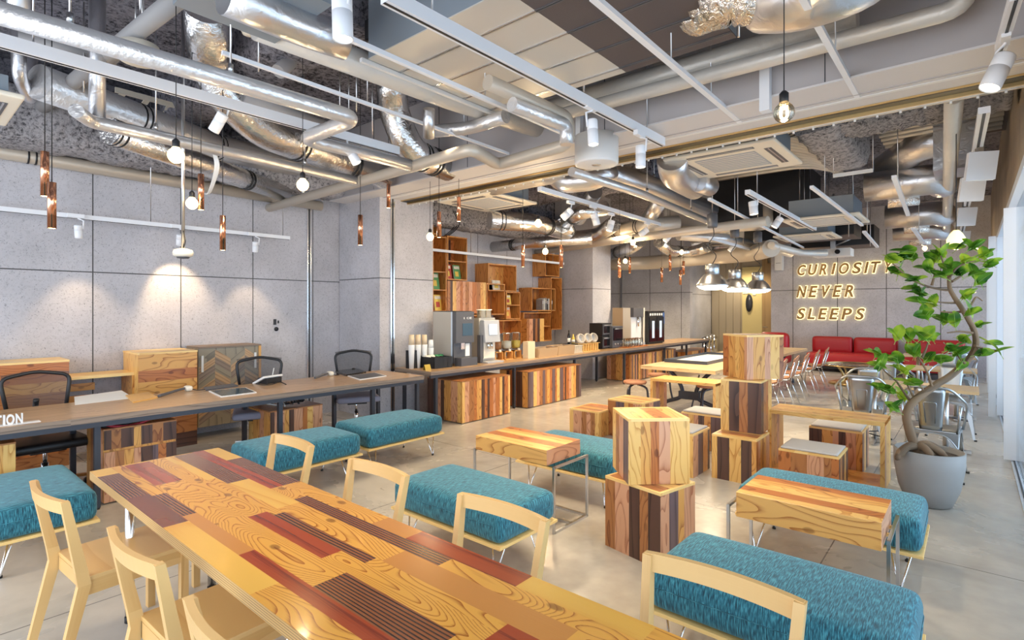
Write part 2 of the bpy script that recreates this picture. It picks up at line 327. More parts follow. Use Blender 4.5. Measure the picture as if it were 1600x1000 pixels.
        if bevel: b_ = o.modifiers.new('bevel', 'BEVEL'); b_.width = bevel; b_.segments = 2; b_.limit_method = 'ANGLE'
        if kind: o['kind'] = kind
        return o
def bez(pts, k=8):
    """smooth path through points"""
    pts = [V(p) for p in pts]; out = []
    for i in range(len(pts)-1):
        p0 = pts[max(i-1, 0)]; p1 = pts[i]; p2 = pts[i+1]; p3 = pts[min(i+2, len(pts)-1)]
        for j in range(k):
            t = j/k; out.append(.5*((2*p1)+(p2-p0)*t+(2*p0-5*p1+4*p2-p3)*t*t+(-p0+3*p1-3*p2+p3)*t**3))
    return out+[pts[-1]]
def fil(pts, r=.1, k=5):
    """polyline with rounded corners"""
    pts = [V(p) for p in pts]; out = [pts[0]]
    for i in range(1, len(pts)-1):
        a = (pts[i-1]-pts[i]); b = (pts[i+1]-pts[i]); q = min(r, a.length*.48, b.length*.48); p0 = pts[i]+a.normalized()*q; p1 = pts[i]+b.normalized()*q
        for j in range(k+1): t = j/k; out.append(p0*(1-t)**2+pts[i]*2*t*(1-t)+p1*t*t)
    return out+[pts[-1]]
def tag(o, label, cat, group=None, kind=None):
    o['label'] = label; o['category'] = cat
    if group: o['group'] = group
    if kind: o['kind'] = kind
    return o
def thing(name, label, cat, loc=(0, 0, 0), rz=0, group=None):
    o = D.objects.new(name, None); COL.objects.link(o); o.location = loc; o.rotation_euler = (0, 0, rz); o.empty_display_size = .1; return tag(o, label, cat, group)
def copy_tree(o, parent=None):
    c = o.copy(); COL.objects.link(c); c.parent = parent
    for ch in list(o.children): copy_tree(ch, c)
    return c
def dup(o, loc, rz, label, group=None):
    c = copy_tree(o); c.location = loc; c.rotation_euler = (0, 0, rz); c['label'] = label
    if group: c['group'] = group
    return c
def struct(mb, name, kind='structure', bevel=0): o = mb.build(name, None, bevel); o['kind'] = kind; return o
STR = ['fir', 'fir_yellow', 'walnut', 'fir_red', 'fir', 'grey_purple', 'fir_yellow', 'fir_pink', 'oiled_brown', 'walnut', 'fir_pink']
def strips(mb, o, a, b, seed, wmin=.05, wmax=.13, pool=STR):
    """fill the rectangle o, a (across), b (along the grain) with boards"""
    rn = random.Random(seed); o, a, b = V(o), V(a), V(b); Lw = a.length; x = 0; last = None
    while x < Lw-1e-6:
        w_ = rn.uniform(wmin, wmax)
        if Lw-x-w_ < wmin*.8: w_ = Lw-x
        mt = rn.choice(pool)
        while mt == last: mt = rn.choice(pool)
        last = mt; p = o+a*(x/Lw); q = a*(w_/Lw); mb.quad(p, p+q, p+q+b, p+b, mt, 1); x += w_
    return mb
# ---------------------------------------------------------------- the room
WX = -7.5; GX = .33; CZ = 4.15
struct(MB().box((-12, -3.2, -.1), (2.5, 18.4, 0), 'floor'), 'floor')
struct(MB().box((-12, -3.2, CZ), (GX+.3, 18.4, CZ+.2), 'spray'), 'ceiling')
struct(MB().box((WX-.2, -3.2, 0), (WX, 11.3, 3.35), 'wall_panel_y').box((WX-.2, -3.2, 3.35), (WX-.02, 11.3, CZ), 'spray'), 'wall_left')
struct(MB().box((-12, 11.3, 0), (WX, 11.4, CZ), 'wall_panel_x').box((-12.1, 11.4, 0), (-12, 16.3, CZ), 'wall_panel_y'), 'wall_left_alcove')
struct(MB().box((-12, 16.3, 0), (-6.64, 16.5, CZ), 'wall_panel_x').box((-4.3, 16.3, 0), (GX+.3, 16.5, CZ), 'wall_panel_x'), 'wall_back')
struct(MB().box((-6.84, 16.5, 0), (-6.64, 18.2, CZ), 'column_panel_bright').box((-4.3, 16.5, 0), (-4.1, 18.2, CZ), 'beige_panel').box((-6.64, 18.1, 0), (-4.3, 18.3, CZ), 'vinyl_beige'), 'wall_recess')
struct(MB().box((WX+.01, 4.66, 0), (-6.45, 5.66, CZ), 'column_panel'), 'wall_column_near')
struct(MB().box((WX+.01, 10.36, 0), (-6.45, 11.15, CZ), 'column_panel'), 'wall_column_far')
struct(MB().box((GX, -3.2, 2.72), (GX+.25, 16.3, CZ), 'beige_panel'), 'wall_right')
struct(MB().box((-12, -3.2, 3.3), (GX+.3, -3.0, CZ), 'vinyl_beige'), 'wall_front')
# chrome joint strips
for i, (x, y, z0, z1) in enumerate(((WX+.012, 4.15, 0, 3.3), (-6.44, 4.87, 0, 3.2), (-9.02, 16.285, 0, 3.3))):
    mb = MB()
    if i < 2: mb.box((x-.01, y-.035, z0), (x+.012, y-.012, z1), 'chrome').box((x-.01, y-.012, z0), (x+.004, y+.012, z1), 'black').box((x-.01, y+.012, z0), (x+.012, y+.035, z1), 'chrome')
    else: mb.box((x-.04, y-.01, z0), (x+.04, y+.01, z1), 'chrome')
    struct(mb, 'trim_%d' % (i+1))
# boxed beam with partition rail
BY = 4.38
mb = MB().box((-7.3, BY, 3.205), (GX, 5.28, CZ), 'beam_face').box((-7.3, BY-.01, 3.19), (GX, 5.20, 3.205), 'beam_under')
for x in (-6.2, -4.4, -2.6, -.8): mb.box((x, BY-.003, 3.21), (x+.006, BY, CZ), 'steel_dark')
struct(mb.box((-7.3, 4.72, 3.184), (GX, 4.735, 3.19), 'beam_face').box((-7.3, 4.80, 3.184), (GX, 4.84, 3.19), 'white'), 'ceiling_beam')
mb = MB().box((-6.45, 5.03, 3.178), (GX, 5.05, 3.19), 'brass').box((-6.45, 5.05, 3.176), (GX, 5.15, 3.19), 'black').box((-6.45, 5.15, 3.15), (GX, 5.17, 3.19), 'brass').box((-6.45, 5.17, 3.15), (GX, 5.235, 3.195), 'cream').box((-6.45, 5.185, 3.145), (GX, 5.20, 3.15), 'steel')  # gold light on the slot edges put in as brass strips
for k in range(44): mb.box((-6.4+k*.153, 5.205, 3.13), (-6.385+k*.153, 5.22, 3.15), 'white')
struct(mb, 'trim_partition_rail')
mb = MB().box((-1.22, BY-.07, 3.08), (-1.15, BY-.0, 3.62), 'white_paint').box((-2.88, BY-.06, 3.1), (-2.83, BY, 3.6), 'white_paint')
struct(mb, 'trim_beam_brackets')
# sprayed beams along the left wall and across the far zone
def lump(a, b, mat, seed, amp=.05, n=40):
    mb = MB(); a, b = V(a), V(b); d = (b-a); axis = 0 if d.x > d.y else 1; rn = random.Random(seed); m_ = 12; rings = []
    c = (a+b)/2; hx = (d.x if axis == 1 else d.y)/2; hz = d.z/2
    for i in range(n+1):
        t = i/n; ring = []
        for j in range(m_):
            an = 2*pi*(j+.5)/m_; e = .45; k = 1+rn.uniform(-1, 1)*amp
            px = hx*copysign(abs(cos(an))**e, cos(an))*k; pz = hz*copysign(abs(sin(an))**e, sin(an))*k
            ring.append(V((c.x+px, a.y+d.y*t, c.z+pz)) if axis == 1 else V((a.x+d.x*t, c.y+px, c.z+pz)))
        rings.append(ring)
    for i in range(n):
        for j in range(m_): j2 = (j+1) % m_; mb.face((rings[i][j], rings[i][j2], rings[i+1][j2], rings[i+1][j]), mat, None, True)
    mb.face(rings[0], mat); mb.face(rings[-1], mat)
    return mb
struct(lump((WX+.02, -3, 3.2), (-6.85, 4.6, 3.75), 'spray_light', 1, .07, 90), 'ceiling_beam_left')
struct(lump((WX+.02, 5.67, 3.05), (-6.95, 10.3, 3.55), 'spray_light', 2, .07, 60), 'ceiling_beam_left_far')
struct(lump((-1.05, 6.35, 3.45), (GX-.05, 7.05, 4.1), 'spray_light', 3, .06, 40), 'ceiling_beam_cross')
struct(lump((-1.5, 6.3, 3.42), (-1.0, 8.3, 4.1), 'spray_light', 4, .06, 30), 'ceiling_beam_branch')
struct(lump((-7.4, 7.4, 3.5), (-3.6, 8.1, 4.1), 'spray', 5, .06, 40), 'ceiling_beam_rear')
struct(lump((-7.2, -1.2, 3.62), (-1.2, -.6, 4.2), 'spray', 6, .06, 50), 'ceiling_beam_front')
struct(lump((-7.2, 2.05, 3.72), (-3.5, 2.6, 4.2), 'spray', 16, .06, 50), 'ceiling_beam_middle')
# corrugated deck
mb = MB()
for i in range(18):
    y = 5.5+i*.2; x1 = -1.42
    mb.tube([(x1-1.9, y, 3.72), (x1-.6, y, 3.71), (x1-.35, y+.05, 3.68), (x1-.15, y+.14, 3.62), (x1, y+.28, 3.55)], .034, 'duct_cream', 8)
    if i > 8: mb.tube([(-.9, y, 3.8), (GX-.05, y, 3.82)], .034, 'duct_cream', 8)
mb.box((-3.3, 5.4, 3.76), (-1.45, 9.3, 3.82), 'duct_brown').box((-.9, 7.1, 3.86), (GX, 9.3, 3.9), 'duct_brown')
struct(mb, 'ceiling_deck')
# glazed street side: sills, mullions and panes
mb = MB().box((GX-.04, -3, 2.64), (GX+.16, 16.3, 2.72), 'alu').box((GX-.02, 3.2, .0), (GX+.14, 16.3, .012), 'alu')
for k in range(3): mb.box((GX+.0+k*.045, 3.2, .012), (GX+.012+k*.045, 16.3, .02), 'steel_dark')
mb.box((GX-.04, -3, -.0), (GX+.16, 3.2, .02), 'alu')
struct(mb, 'trim_glazing_track')
mull = [(7.62, .253, .371, .05), (7.75, .33, .36, .05), (10.5, .185, .27, .06), (10.68, .28, .36, .05), (13.4, .22, .36, .06), (15.2, .24, .36, .06), (4.6, .30, .44, .06), (1.6, .30, .44, .06), (-1.4, .30, .44, .06)]
for y, x0, x1, t_ in mull:
    struct(MB().box((x0, y, .02), (x1, y+t_, 2.64), 'white_paint'), 'window_frame')
ys = [-3, -1.4, 1.6, 4.6, 7.65, 10.55, 13.45, 16.3]
for i in range(len(ys)-1):
    struct(MB().box((GX+.02, ys[i]+.02, .02), (GX+.03, ys[i+1]-.02, 2.64), 'glass'), 'window_%d' % (i+1))
struct(MB().box((GX+.55, -6, -.12), (14, 24, -.01), 'concrete_trim'), 'ground_outside')
# front glazing behind the camera
mb = MB()
for x in (-7.4, -5.2, -3.0, -.8, .3): mb.box((x, -3.12, 0), (x+.06, -3.04, 3.3), 'white_paint')
mb.box((-7.5, -3.12, 3.24), (GX, -3.04, 3.3), 'white_paint')
struct(mb, 'window_8')
# door recess at the back
R = 18.08
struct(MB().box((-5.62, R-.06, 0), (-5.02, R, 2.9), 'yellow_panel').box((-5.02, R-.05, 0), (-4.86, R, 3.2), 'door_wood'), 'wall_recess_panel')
mb = MB(); 
for i in range(4): mb.box((-6.6+i*.23, R-.03, 0), (-6.38+i*.23, R, 3.4), 'vinyl_beige')
struct(mb, 'trim_recess_boards')
struct(MB().box((-4.86, R-.05, 0), (-4.32, R, 3.0), 'door_wood').box((-4.6, R-.06, 0), (-4.595, R-.04, 3.0), 'black'), 'door_1')
hd = MB().tube([(-4.98, R-.06, 1.0), (-4.98, R-.13, 1.0), (-4.84, R-.13, 1.0)], .012, 'steel', 8).build('door_handle'); hd.parent = D.objects['door_1']
sg = thing('wall_sign', 'pale figure emblem on the yellow lit panel of the back recess', 'sign', (-5.4, R-.07, 1.75))
MB().lathe([(.001, 0), (.13, 0), (.13, .02), (.001, .02)], 'steel_dark', (0, 0, 0), 20, (0, -1, .15)).tf(Matrix.Diagonal((.8, 1, 2.2, 1))).build('dark_oval', sg)
MB().box((-.2, -.01, .3), (-.02, 0, .62), 'white').box((.1, -.01, .25), (.2, 0, .6), 'white').build('emblem', sg)
# ---------------------------------------------------------------- reclaimed-wood boxes
def crate_mb(wx, wy, h, seed, top='plain', t=.018):
    mb = MB(); hx, hy = wx/2, wy/2
    strips(mb, (-hx, -hy, 0), (wx, 0, 0), (0, 0, h-t), seed); strips(mb, (hx, -hy, 0), (0, wy, 0), (0, 0, h-t), seed+1)
    strips(mb, (hx, hy, 0), (-wx, 0, 0), (0, 0, h-t), seed+2); strips(mb, (-hx, hy, 0), (0, -wy, 0), (0, 0, h-t), seed+3)
    mb.quad((-hx, -hy, 0), (hx, -hy, 0), (hx, hy, 0), (-hx, hy, 0), 'fir'); return mb
def crate(label, x, y, z, wx, wy, h, rz=0, seed=1, pad=False, cat='stool', name='wooden_box_stool', group=None):
    t = .018; o = crate_mb(wx, wy, h, seed).build(name); tag(o, label, cat, group); o.location = (x, y, z); o.rotation_euler = (0, 0, radians(rz))
    hx, hy = wx/2, wy/2; mb = MB()
    for a, b in (((-hx, -hy), (hx, -hy+t)), ((-hx, hy-t), (hx, hy)), ((-hx, -hy+t), (-hx+t, hy-t)), ((hx-t, -hy+t), (hx, hy-t))): mb.box((a[0], a[1], h-t), (b[0], b[1], h), 'birch')
    strips(mb, (-hx+t, -hy+t, h-.001), (0, wy-2*t, 0), (wx-2*t, 0, 0), seed+9, .04, .11, ['fir', 'fir_yellow', 'fir_red', 'fir', 'fir_yellow', 'oiled_brown'])
    mb.build('top_panel', o)
    if pad: MB().cushion((-hx+.012, -hy+.012, h), (hx-.012, hy-.012, h+.018), .008, 'grey_pad', .004, 8, 8, 2).build('seat_pad', o)
    return o
def cr(label, N_, ang, a, b, z, h, **kw):
    """near corner N_, side a along ang-90.., the box lies to the left (a) and away (b)"""
    A = radians(ang); ea = V((-cos(A), -sin(A), 0)); eb = V((-sin(A), cos(A), 0)); c = V((N_[0], N_[1], 0))+ea*a/2+eb*b/2
    return crate(label, c.x, c.y, z, a, b, h, ang, **kw)
cr('striped wooden box stool, lower of the pair of stacked boxes beside the big blue bench', (-1.443, 3.09), -12, .45, .36, 0, .47, seed=11)
cr('striped wooden box set askew on top of another in front of the benches', (-1.667, 3.104), -46, .40, .40, .471, .42, seed=75)
cr('striped wooden box, lowest of the stack of three', (-1.469, 5.105), 0, .40, .41, 0, .413, seed=31)
cr('striped wooden box standing upright in the middle of the stack of three', (-1.50, 5.36), 2, .37, .40, .414, .495, seed=47)
cr('striped wooden box turned askew on top of the stack of three', (-1.637, 5.39), -38, .39, .40, .91, .427, seed=58)
cr('low striped wooden box nearest the coffee counter, left of the paired stack', (-3.48, 5.73), 0, .43, .5, 0, .32, seed=66)
cr('tall striped wooden box stool behind the paired stack, warm striped top', (-3.01, 5.93), -4, .48, .44, 0, .455, seed=74)
cr('low wooden box beneath the left open frame, pale beige pad on top', (-2.1, 6.03), 0, .46, .4, 0, .40, seed=83, pad=True)
cr('wooden box stool with a light seat pad, between the two stacks', (-1.99, 4.96), 0, .42, .42, 0, .41, seed=92, pad=True)
cr('wooden box stool with grey seat pad in front of the right open frame', (-.81, 4.995), 0, .45, .41, 0, .40, seed=101, pad=True)
cr('wooden box stool with tan seat pad inside the right open frame', (-.80, 6.14), 0, .46, .42, 0, .40, seed=116, pad=True)
def frame_table(label, x0, x1, y0, y1, h, seed):
    t_ = thing('frame_table', label, 'table', ((x0+x1)/2, (y0+y1)/2, 0)); w_ = (x1-x0)/2; d = (y1-y0)/2; t = .035
    mb = MB(); strips(mb, (-w_, -d, h), (0, 2*d, 0), (2*w_, 0, 0), seed, .06, .12, ['fir_yellow', 'fir', 'fir_yellow'])
    mb.quad((-w_, -d, h-t), (w_, -d, h-t), (w_, -d, h), (-w_, -d, h), 'fir_yellow', 0).quad((-w_, d, h-t), (w_, d, h-t), (w_, d, h), (-w_, d, h), 'fir', 0).quad((-w_, -d, h-t), (w_, -d, h-t), (w_, d, h-t), (-w_, d, h-t), 'fir')
    mb.build('tabletop', t_)
    for s in (-1, 1):
        a = s*w_; b = s*(w_-t); m = MB(); lo, hi = min(a, b), max(a, b)
        for X_ in (lo, hi): strips(m, (X_, -d, .0), (0, 2*d, 0), (0, 0, h-t), seed+s+int(X_*10), .08, .2, ['fir', 'fir_pink', 'fir_yellow'])
        m.quad((lo, -d, 0), (hi, -d, 0), (hi, -d, h-t), (lo, -d, h-t), 'fir_yellow', 1).quad((lo, d, 0), (hi, d, 0), (hi, d, h-t), (lo, d, h-t), 'fir', 1); m.build('side_panel', t_)
    MB().box((-w_+t, -d, 0), (w_-t, d, .03), 'fir').build('bottom_panel', t_)
frame_table('open rectangular wooden frame table between the stack of three and the potted tree', -1.53, -.575, 5.68, 6.12, .60, 3)
frame_table('open rectangular wooden frame table left of the stack of three', -3.43, -2.52, 7.02, 7.48, .615, 8)
# ---------------------------------------------------------------- blue benches
def bench(label, x0, x1, y0, y1, group='blue upholstered benches'):
    t_ = thing('blue_bench', label, 'bench', ((x0+x1)/2, (y0+y1)/2, 0)); w_ = (x1-x0)/2; d = (y1-y0)/2
    MB().cushion((-w_+.005, -d+.005, .24), (w_-.005, d-.005, .425), .05, 'teal', .02, 20, 14, 6).build('cushion', t_)
    z = .345; pts = fil([(-w_+.05, -d+.003, z), (w_-.05, -d+.003, z), (w_-.003, -d+.05, z), (w_-.003, d-.05, z), (w_-.05, d-.003, z), (-w_+.05, d-.003, z), (-w_+.003, d-.05, z), (-w_+.003, -d+.05, z)], .03)
    MB().tube(pts, .0022, 'teal', 6, closed=True).build('seam', t_)
    MB().box((-w_, -d, .222), (w_, d, .24), 'birch').build('base_board', t_, bevel=.002)
    lng = w_ >= d
    for sx in (-1, 1):
        for sy in (-1, 1):
            f = V((sx*(w_-.11 if lng else w_-.07), sy*(d-.07 if lng else d-.11), .012)); m = MB()
            dx = V((.055, 0, 0)) if lng else V((0, .055, 0)); inn = V((0, -sy*.05, 0)) if lng else V((-sx*.05, 0, 0)); top = V((f.x, f.y, .222))+inn
            m.tube(fil([top-dx, f-dx*.12, f+dx*.12, top+dx], .02), .0055, 'chrome', 8)
            lg = m.build('hairpin_leg', t_); MB().lathe([(.012, 0), (.012, .014), (.006, .02)], 'rubber', (f.x, f.y, 0), 10).build('foot', lg)
    return t_
bench('blue bench at the left picture edge behind the nearest wooden chair', -5.25, -4.27, .40, .93)
bench('blue bench nearest the reception desk, its end touching the next bench', -4.93, -4.33, 1.98, 2.94)
bench('blue bench in front of the coffee counter end, second along the desk', -5.03, -4.39, 3.05, 4.02)
bench('blue bench in the middle, seen through the backs of two wooden chairs', -3.03, -2.03, 2.28, 2.84)
bench('blue bench behind the small block side table, partly hidden by stacked boxes', -3.11, -2.12, 3.70, 4.28)
bench('large blue bench in the front right, seen through the nearest chair back', -1.14, -.145, 2.26, 2.83)
bench('blue bench behind the right block side table, near the potted tree', -1.20, -.20, 3.70, 4.28)
# ---------------------------------------------------------------- block side tables on chrome frames
def side_table(label, x0, x1, y0, y1, zb, zt, fx0, fx1, fy0, fy1, hang=False):
    t_ = thing('block_side_table', label, 'side table', ((fx0+fx1)/2, (fy0+fy1)/2, 0)); ox, oy = t_.location.x, t_.location.y; mb = MB()
    a = V((x0-ox, y0-oy, zb)); b = V((x1-ox, y1-oy, zt)); dx, dy, dz = b-a
    mb.quad(a, a+V((dx, 0, 0)), a+V((dx, 0, dz)), a+V((0, 0, dz)), 'fir', 0).quad(a+V((0, dy, 0)), a+V((dx, dy, 0)), b, a+V((0, dy, dz)), 'fir', 0)
    mb.quad(a+V((dx, 0, 0)), a+V((dx, dy, 0)), b, a+V((dx, 0, dz)), 'fir_pink', 0).quad(a, a+V((0, dy, 0)), a+V((0, dy, dz)), a+V((0, 0, dz)), 'fir', 0).quad(a, a+V((dx, 0, 0)), a+V((dx, dy, 0)), a+V((0, dy, 0)), 'fir', 0)
    strips(mb, a+V((0, 0, dz)), V((0, dy, 0)), V((dx, 0, 0)), int(x0*10)+99, .05, .13, ['fir_yellow', 'fir', 'fir_yellow', 'fir_red']); mb.build('block_top', t_, bevel=.003)
    X0, X1, Y0, Y1 = fx0-ox, fx1-ox, fy0-oy, fy1-oy; zf = zb-.006 if not hang else zb+.04; w_ = .016
    for X_ in (X0, X1):
        m = MB()
        for y_ in (Y0, Y1): m.box((X_-w_/2, y_-w_/2, 0), (X_+w_/2, y_+w_/2, zf), 'steel')
        m.box((X_-w_/2, Y0, zf-w_), (X_+w_/2, Y1, zf), 'steel').box((X_-w_/2, Y0, 0), (X_+w_/2, Y1, w_), 'steel'); m.build('side_frame', t_)
    m = MB().box((X0, Y1-w_/2, .0), (X1, Y1+w_/2, w_), 'steel').box((X0, (Y0+Y1)/2, .0), (X1, (Y0+Y1)/2+w_, w_), 'steel'); m.build('floor_rail', t_)
    if hang:
        m = MB()
        for X_, x_ in ((X0, x0-ox), (X1, x1-ox)):
            for y_ in (-.06, .06): m.box((min(X_, x_), y_-.008, zf-.03), (max(X_, x_), y_+.008, zf-.014), 'birch')
        m.build('peg', t_)
side_table('small block side table on a chrome frame between the two middle benches', -2.99, -2.29, 3.07, 3.50, .48, .59, -3.03, -2.25, 3.10, 3.53)
side_table('thick wood block side table on chrome legs in front of the right rear blue bench', -.985, -.322, 3.055, 3.46, .455, .59, -1.045, -.30, 3.11, 3.52, True)
# ---------------------------------------------------------------- dining table
TX0, TX1, TY0, TY1, TZ = -3.49, .02, .715, 1.345, .75
tb = thing('dining_table', 'long patchwork wooden table in the foreground with glossy boards', 'table', ((TX0+TX1)/2, (TY0+TY1)/2, 0)); ox, oy = tb.location.x, tb.location.y
# boards measured on the photograph: rows run along the table
boards = [(0, .09, 0, [(.15, 't_yellow'), (.63, 't_zebrano'), (1.11, 't_purple'), (1.86, 't_yellow'), (9, 't_fir')]), (.09, .145, 0, [(.67, 't_fir'), (1.04, 't_zebrano'), (1.57, 't_mdf'), (2.45, 't_padauk'), (9, 't_fir')]),
          (.145, .262, 0, [(.02, 't_yellow'), (.52, 't_padauk'), (1.22, 't_fir'), (1.96, 't_fir'), (2.47, 't_zebrano'), (9, 't_fir')]), (.262, .338, 0, [(.62, 't_fir'), (1.25, 't_fir'), (1.81, 't_padauk'), (2.54, 't_fir'), (9, 't_padauk')]),
          (.338, .384, 0, [(.62, 't_yellow'), (1.31, 't_fir'), (1.95, 't_zebrano'), (2.54, 't_fir'), (9, 't_padauk')]), (.384, .483, 0, [(.01, 't_yellow'), (.75, 't_zebrano'), (1.25, 't_yellow'), (1.98, 't_fir'), (2.7, 't_mdf'), (9, 't_fir')]),
          (.483, .546, 0, [(.98, 't_padauk'), (1.2, 't_fir'), (2.15, 't_zebrano'), (2.9, 't_fir'), (9, 't_yellow')]), (.546, .63, 0, [(.33, 't_yellow'), (.98, 't_zebrano'), (1.69, 't_fir'), (1.9, 't_mdf'), (2.43, 't_padauk'), (2.85, 't_yellow'), (9, 't_fir')])]
mb = MB(); Lt = TX1-TX0
for y0, y1, x, seg in boards:
    for x1, mt in seg:
        x1 = min(Lt, x1)
        if x1 > x: mb.quad((TX0-ox+x, TY0-oy+y0, TZ), (TX0-ox+x1, TY0-oy+y0, TZ), (TX0-ox+x1, TY0-oy+y1, TZ), (TX0-ox+x, TY0-oy+y1, TZ), mt, 0)
        x = x1
mb.build('tabletop', tb)
a = V((TX0-ox, TY0-oy, TZ-.042)); MB().obox(a, (Lt, 0, 0), (0, TY1-TY0, 0), (0, 0, .0415), 'ply_edge').build('plywood_edge', tb)
for x in (TX0+.22, -1.6, -.2):
    for y in (TY0+.12, TY1-.12):
        lg = MB().tube([(x-ox, y-oy, .02), (x-ox, y-oy, TZ-.042)], .021, 'chrome', 16).build('leg', tb); MB().lathe([(.023, 0), (.023, .03)], 'rubber', (x-ox, y-oy, 0), 14).build('foot', lg)
# ---------------------------------------------------------------- wooden chairs (facing +y in their own frame)
def make_chair(label):
    t_ = thing('wooden_chair', label, 'chair'); B = 'beech'
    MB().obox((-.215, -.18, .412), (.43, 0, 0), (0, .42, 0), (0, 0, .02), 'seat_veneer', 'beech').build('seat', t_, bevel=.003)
    m = MB().box((-.20, .20, .35), (.20, .225, .412), B).box((-.20, -.18, .35), (.20, -.155, .412), B)
    m.box((-.212, -.18, .35), (-.187, .225, .412), B).box((.187, -.18, .35), (.212, .225, .412), B); m.build('seat_frame', t_)
    for s in (-1, 1):
        MB().obox((s*.20-.017, .195, 0), (.034, 0, 0), (0, .034, 0), (0, 0, .412), B).build('front_leg', t_)
        m = MB(); prof = [(-.285, 0), (-.19, .40), (-.2, .46), (-.262, .785)]; wd = [.032, .048, .044, .03]
        for i in range(3):
            (ya, za), (yb, zb) = prof[i], prof[i+1]; o_ = .006*i*s
            p = [(s*.208-.015, ya-wd[i]/2, za), (s*.208+.015, ya-wd[i]/2, za), (s*.208+.015, ya+wd[i]/2, za), (s*.208-.015, ya+wd[i]/2, za)]
            dx = s*(.02 if i == 2 else 0)
            q = [(s*.208-.015+dx, yb-wd[i+1]/2, zb), (s*.208+.015+dx, yb-wd[i+1]/2, zb), (s*.208+.015+dx, yb+wd[i+1]/2, zb), (s*.208-.015+dx, yb+wd[i+1]/2, zb)]
            for k in range(4): k2 = (k+1) % 4; m.quad(p[k], p[k2], q[k2], q[k], B, 1)
            if i == 0: m.quad(*p, B)
            if i == 2: m.quad(*q, B)
        m.build('back_post', t_)
    m = MB(); n = 14; pr = []
    for i in range(n+1):
        t = i/n*2-1; x = t*.238; y = -.262-.034*(1-t*t); pr.append((x, y))
    for i in range(n):
        (xa, ya), (xb, yb) = pr[i], pr[i+1]; z0, z1 = .732, .788; th = .022
        A = [(xa, ya-th/2, z1), (xb, yb-th/2, z1), (xb, yb+th/2, z1), (xa, ya+th/2, z1)]; Bq = [(p[0], p[1]+.008, z0) for p in A]
        u = (i*.032, .5)
        for k in range(4):
            k2 = (k+1) % 4
            if k in (1, 3) and not (i == 0 and k == 3) and not (i == n-1 and k == 1): continue
            m.face((Bq[k], Bq[k2], A[k2], A[k]), B, [(0, u[0]), (0, u[0]+.032), (.056, u[0]+.032), (.056, u[0])])
        m.face(A, B, [(0, u[0]), (0, u[0]+.032), (.02, u[0]+.032), (.02, u[0])]); m.face(Bq, B, [(0, u[0]), (0, u[0]+.032), (.02, u[0]+.032), (.02, u[0])])
    m.build('top_rail', t_)
    return t_
G = 'beech chairs around the long table'
ch0 = make_chair('pale wooden chair at the near side of the long table, farthest left'); ch0['group'] = G; ch0.location = (-3.15, .755, 0)
ch0.rotation_euler = (0, 0, radians(4))
dup(ch0, (-2.21, .835, 0), radians(2), 'pale wooden chair at the near side of the table, second from the left', G)
dup(ch0, (-1.45, .835, 0), radians(1), 'pale wooden chair at the near side, only its post tip and seat in the frame', G)
for x, lb in ((-3.20, 'pale wooden chair back across the table, in front of the first blue bench'), (-2.32, 'pale wooden chair back across the table, left of the middle blue bench'), (-1.475, 'pale wooden chair back across the table, in front of the middle blue bench'), (-.59, 'pale wooden chair back across the table, in front of the large blue bench')):
    dup(ch0, (x, 1.40, 0), pi, lb, G)
# ---------------------------------------------------------------- ceiling services
def along(pts, t):
    ls = [(pts[i+1]-pts[i]).length for i in range(len(pts)-1)]; s = sum(ls)*t
    for i, l in enumerate(ls):
        if s <= l: return pts[i].lerp(pts[i+1], s/l), (pts[i+1]-pts[i]).normalized()
        s -= l
    return pts[-1], (pts[-1]-pts[-2]).normalized()
def pipe(label, pts, r, mat='pipe_wrap', name='pipe', cat='pipe', fr=.12, hang=(), straps=(), n=16, group=None):
    pts = [V(p) for p in pts]; path = fil(pts, fr); o = MB().tube(path, r, mat, n).build(name); tag(o, label, cat, group)
    for t in hang:
        p, d = along(pts, t); MB().tube([(p.x, p.y, p.z+r*.6), (p.x, p.y, CZ+.02)], .006, 'steel', 6).lathe([(.016, 0), (.016, .05)], 'steel', (p.x, p.y, p.z+r), 8).build('hanger_rod', o)
    for t in straps:
        p, d = along(pts, t)
        for k in (-.03, .03): q = p+d*k; MB().tube([q-d*.008, q+d*.008], r+.006, 'black', n).build('strap', o)
    return o
def Q(*a): return [P(*q) for q in a]
z = 3.0
pipe('fat foil-wrapped pipe crossing the upper left corner, turning back at its far end', Q((-60, 3, z), (556, 185, z), (474, 217, z), (640, 258, z)), .056, 'pipe_wrap', hang=(.1, .3), fr=.12)
pipe('silver pipe with a short upturned near end, below the fat pipe at left', Q((119, 173, z), (142, 190, z), (562, 284, z)), .05, 'pipe_wrap', hang=(.25, .75), fr=.06)
pipe('vertical foil pipe dropping into the silver pipe at left', [P(152, 186, z+.04), P(152, 186, z+.04)+V((0, 0, 1.1))], .055, 'foil_matte')
pipe('long beige pipe running towards the left wall, above the near concrete column', Q((358, 343, z), (737, 233, z), (778, 257, z), (888, 226, z)) + [P(888, 226, z)+V((0, 0, .23)), P(888, 226, z)+V((-.06, -.95, .25))], .056, 'pipe_beige', fr=.1, hang=(.3,))
pipe('white-wrapped duct beside the long grey air duct', Q((400, 38, 3.45), (700, 152, 3.45), (842, 200, 3.45)), .10, 'duct_tape_white', 'duct', 'duct')
pipe('foil duct end poking in at the top, left of the hanging white spotlight', Q((350, -10, 3.3), (470, 42, 3.3), (540, 66, 3.3)), .11, 'foil_matte', 'duct', 'duct')
pipe('upper white-wrapped pipe along the boxed beam', Q((852, 172, 3.5), (1340, 28, 3.5)), .085, 'duct_tape_white')
pipe('lower white-wrapped pipe along the boxed beam, its right end turning up', Q((850, 186, 3.35), (1512, 10, 3.35)) + [P(1512, 10, 3.35)+V((0, -.1, .8))], .055, 'duct_tape_white', fr=.12)
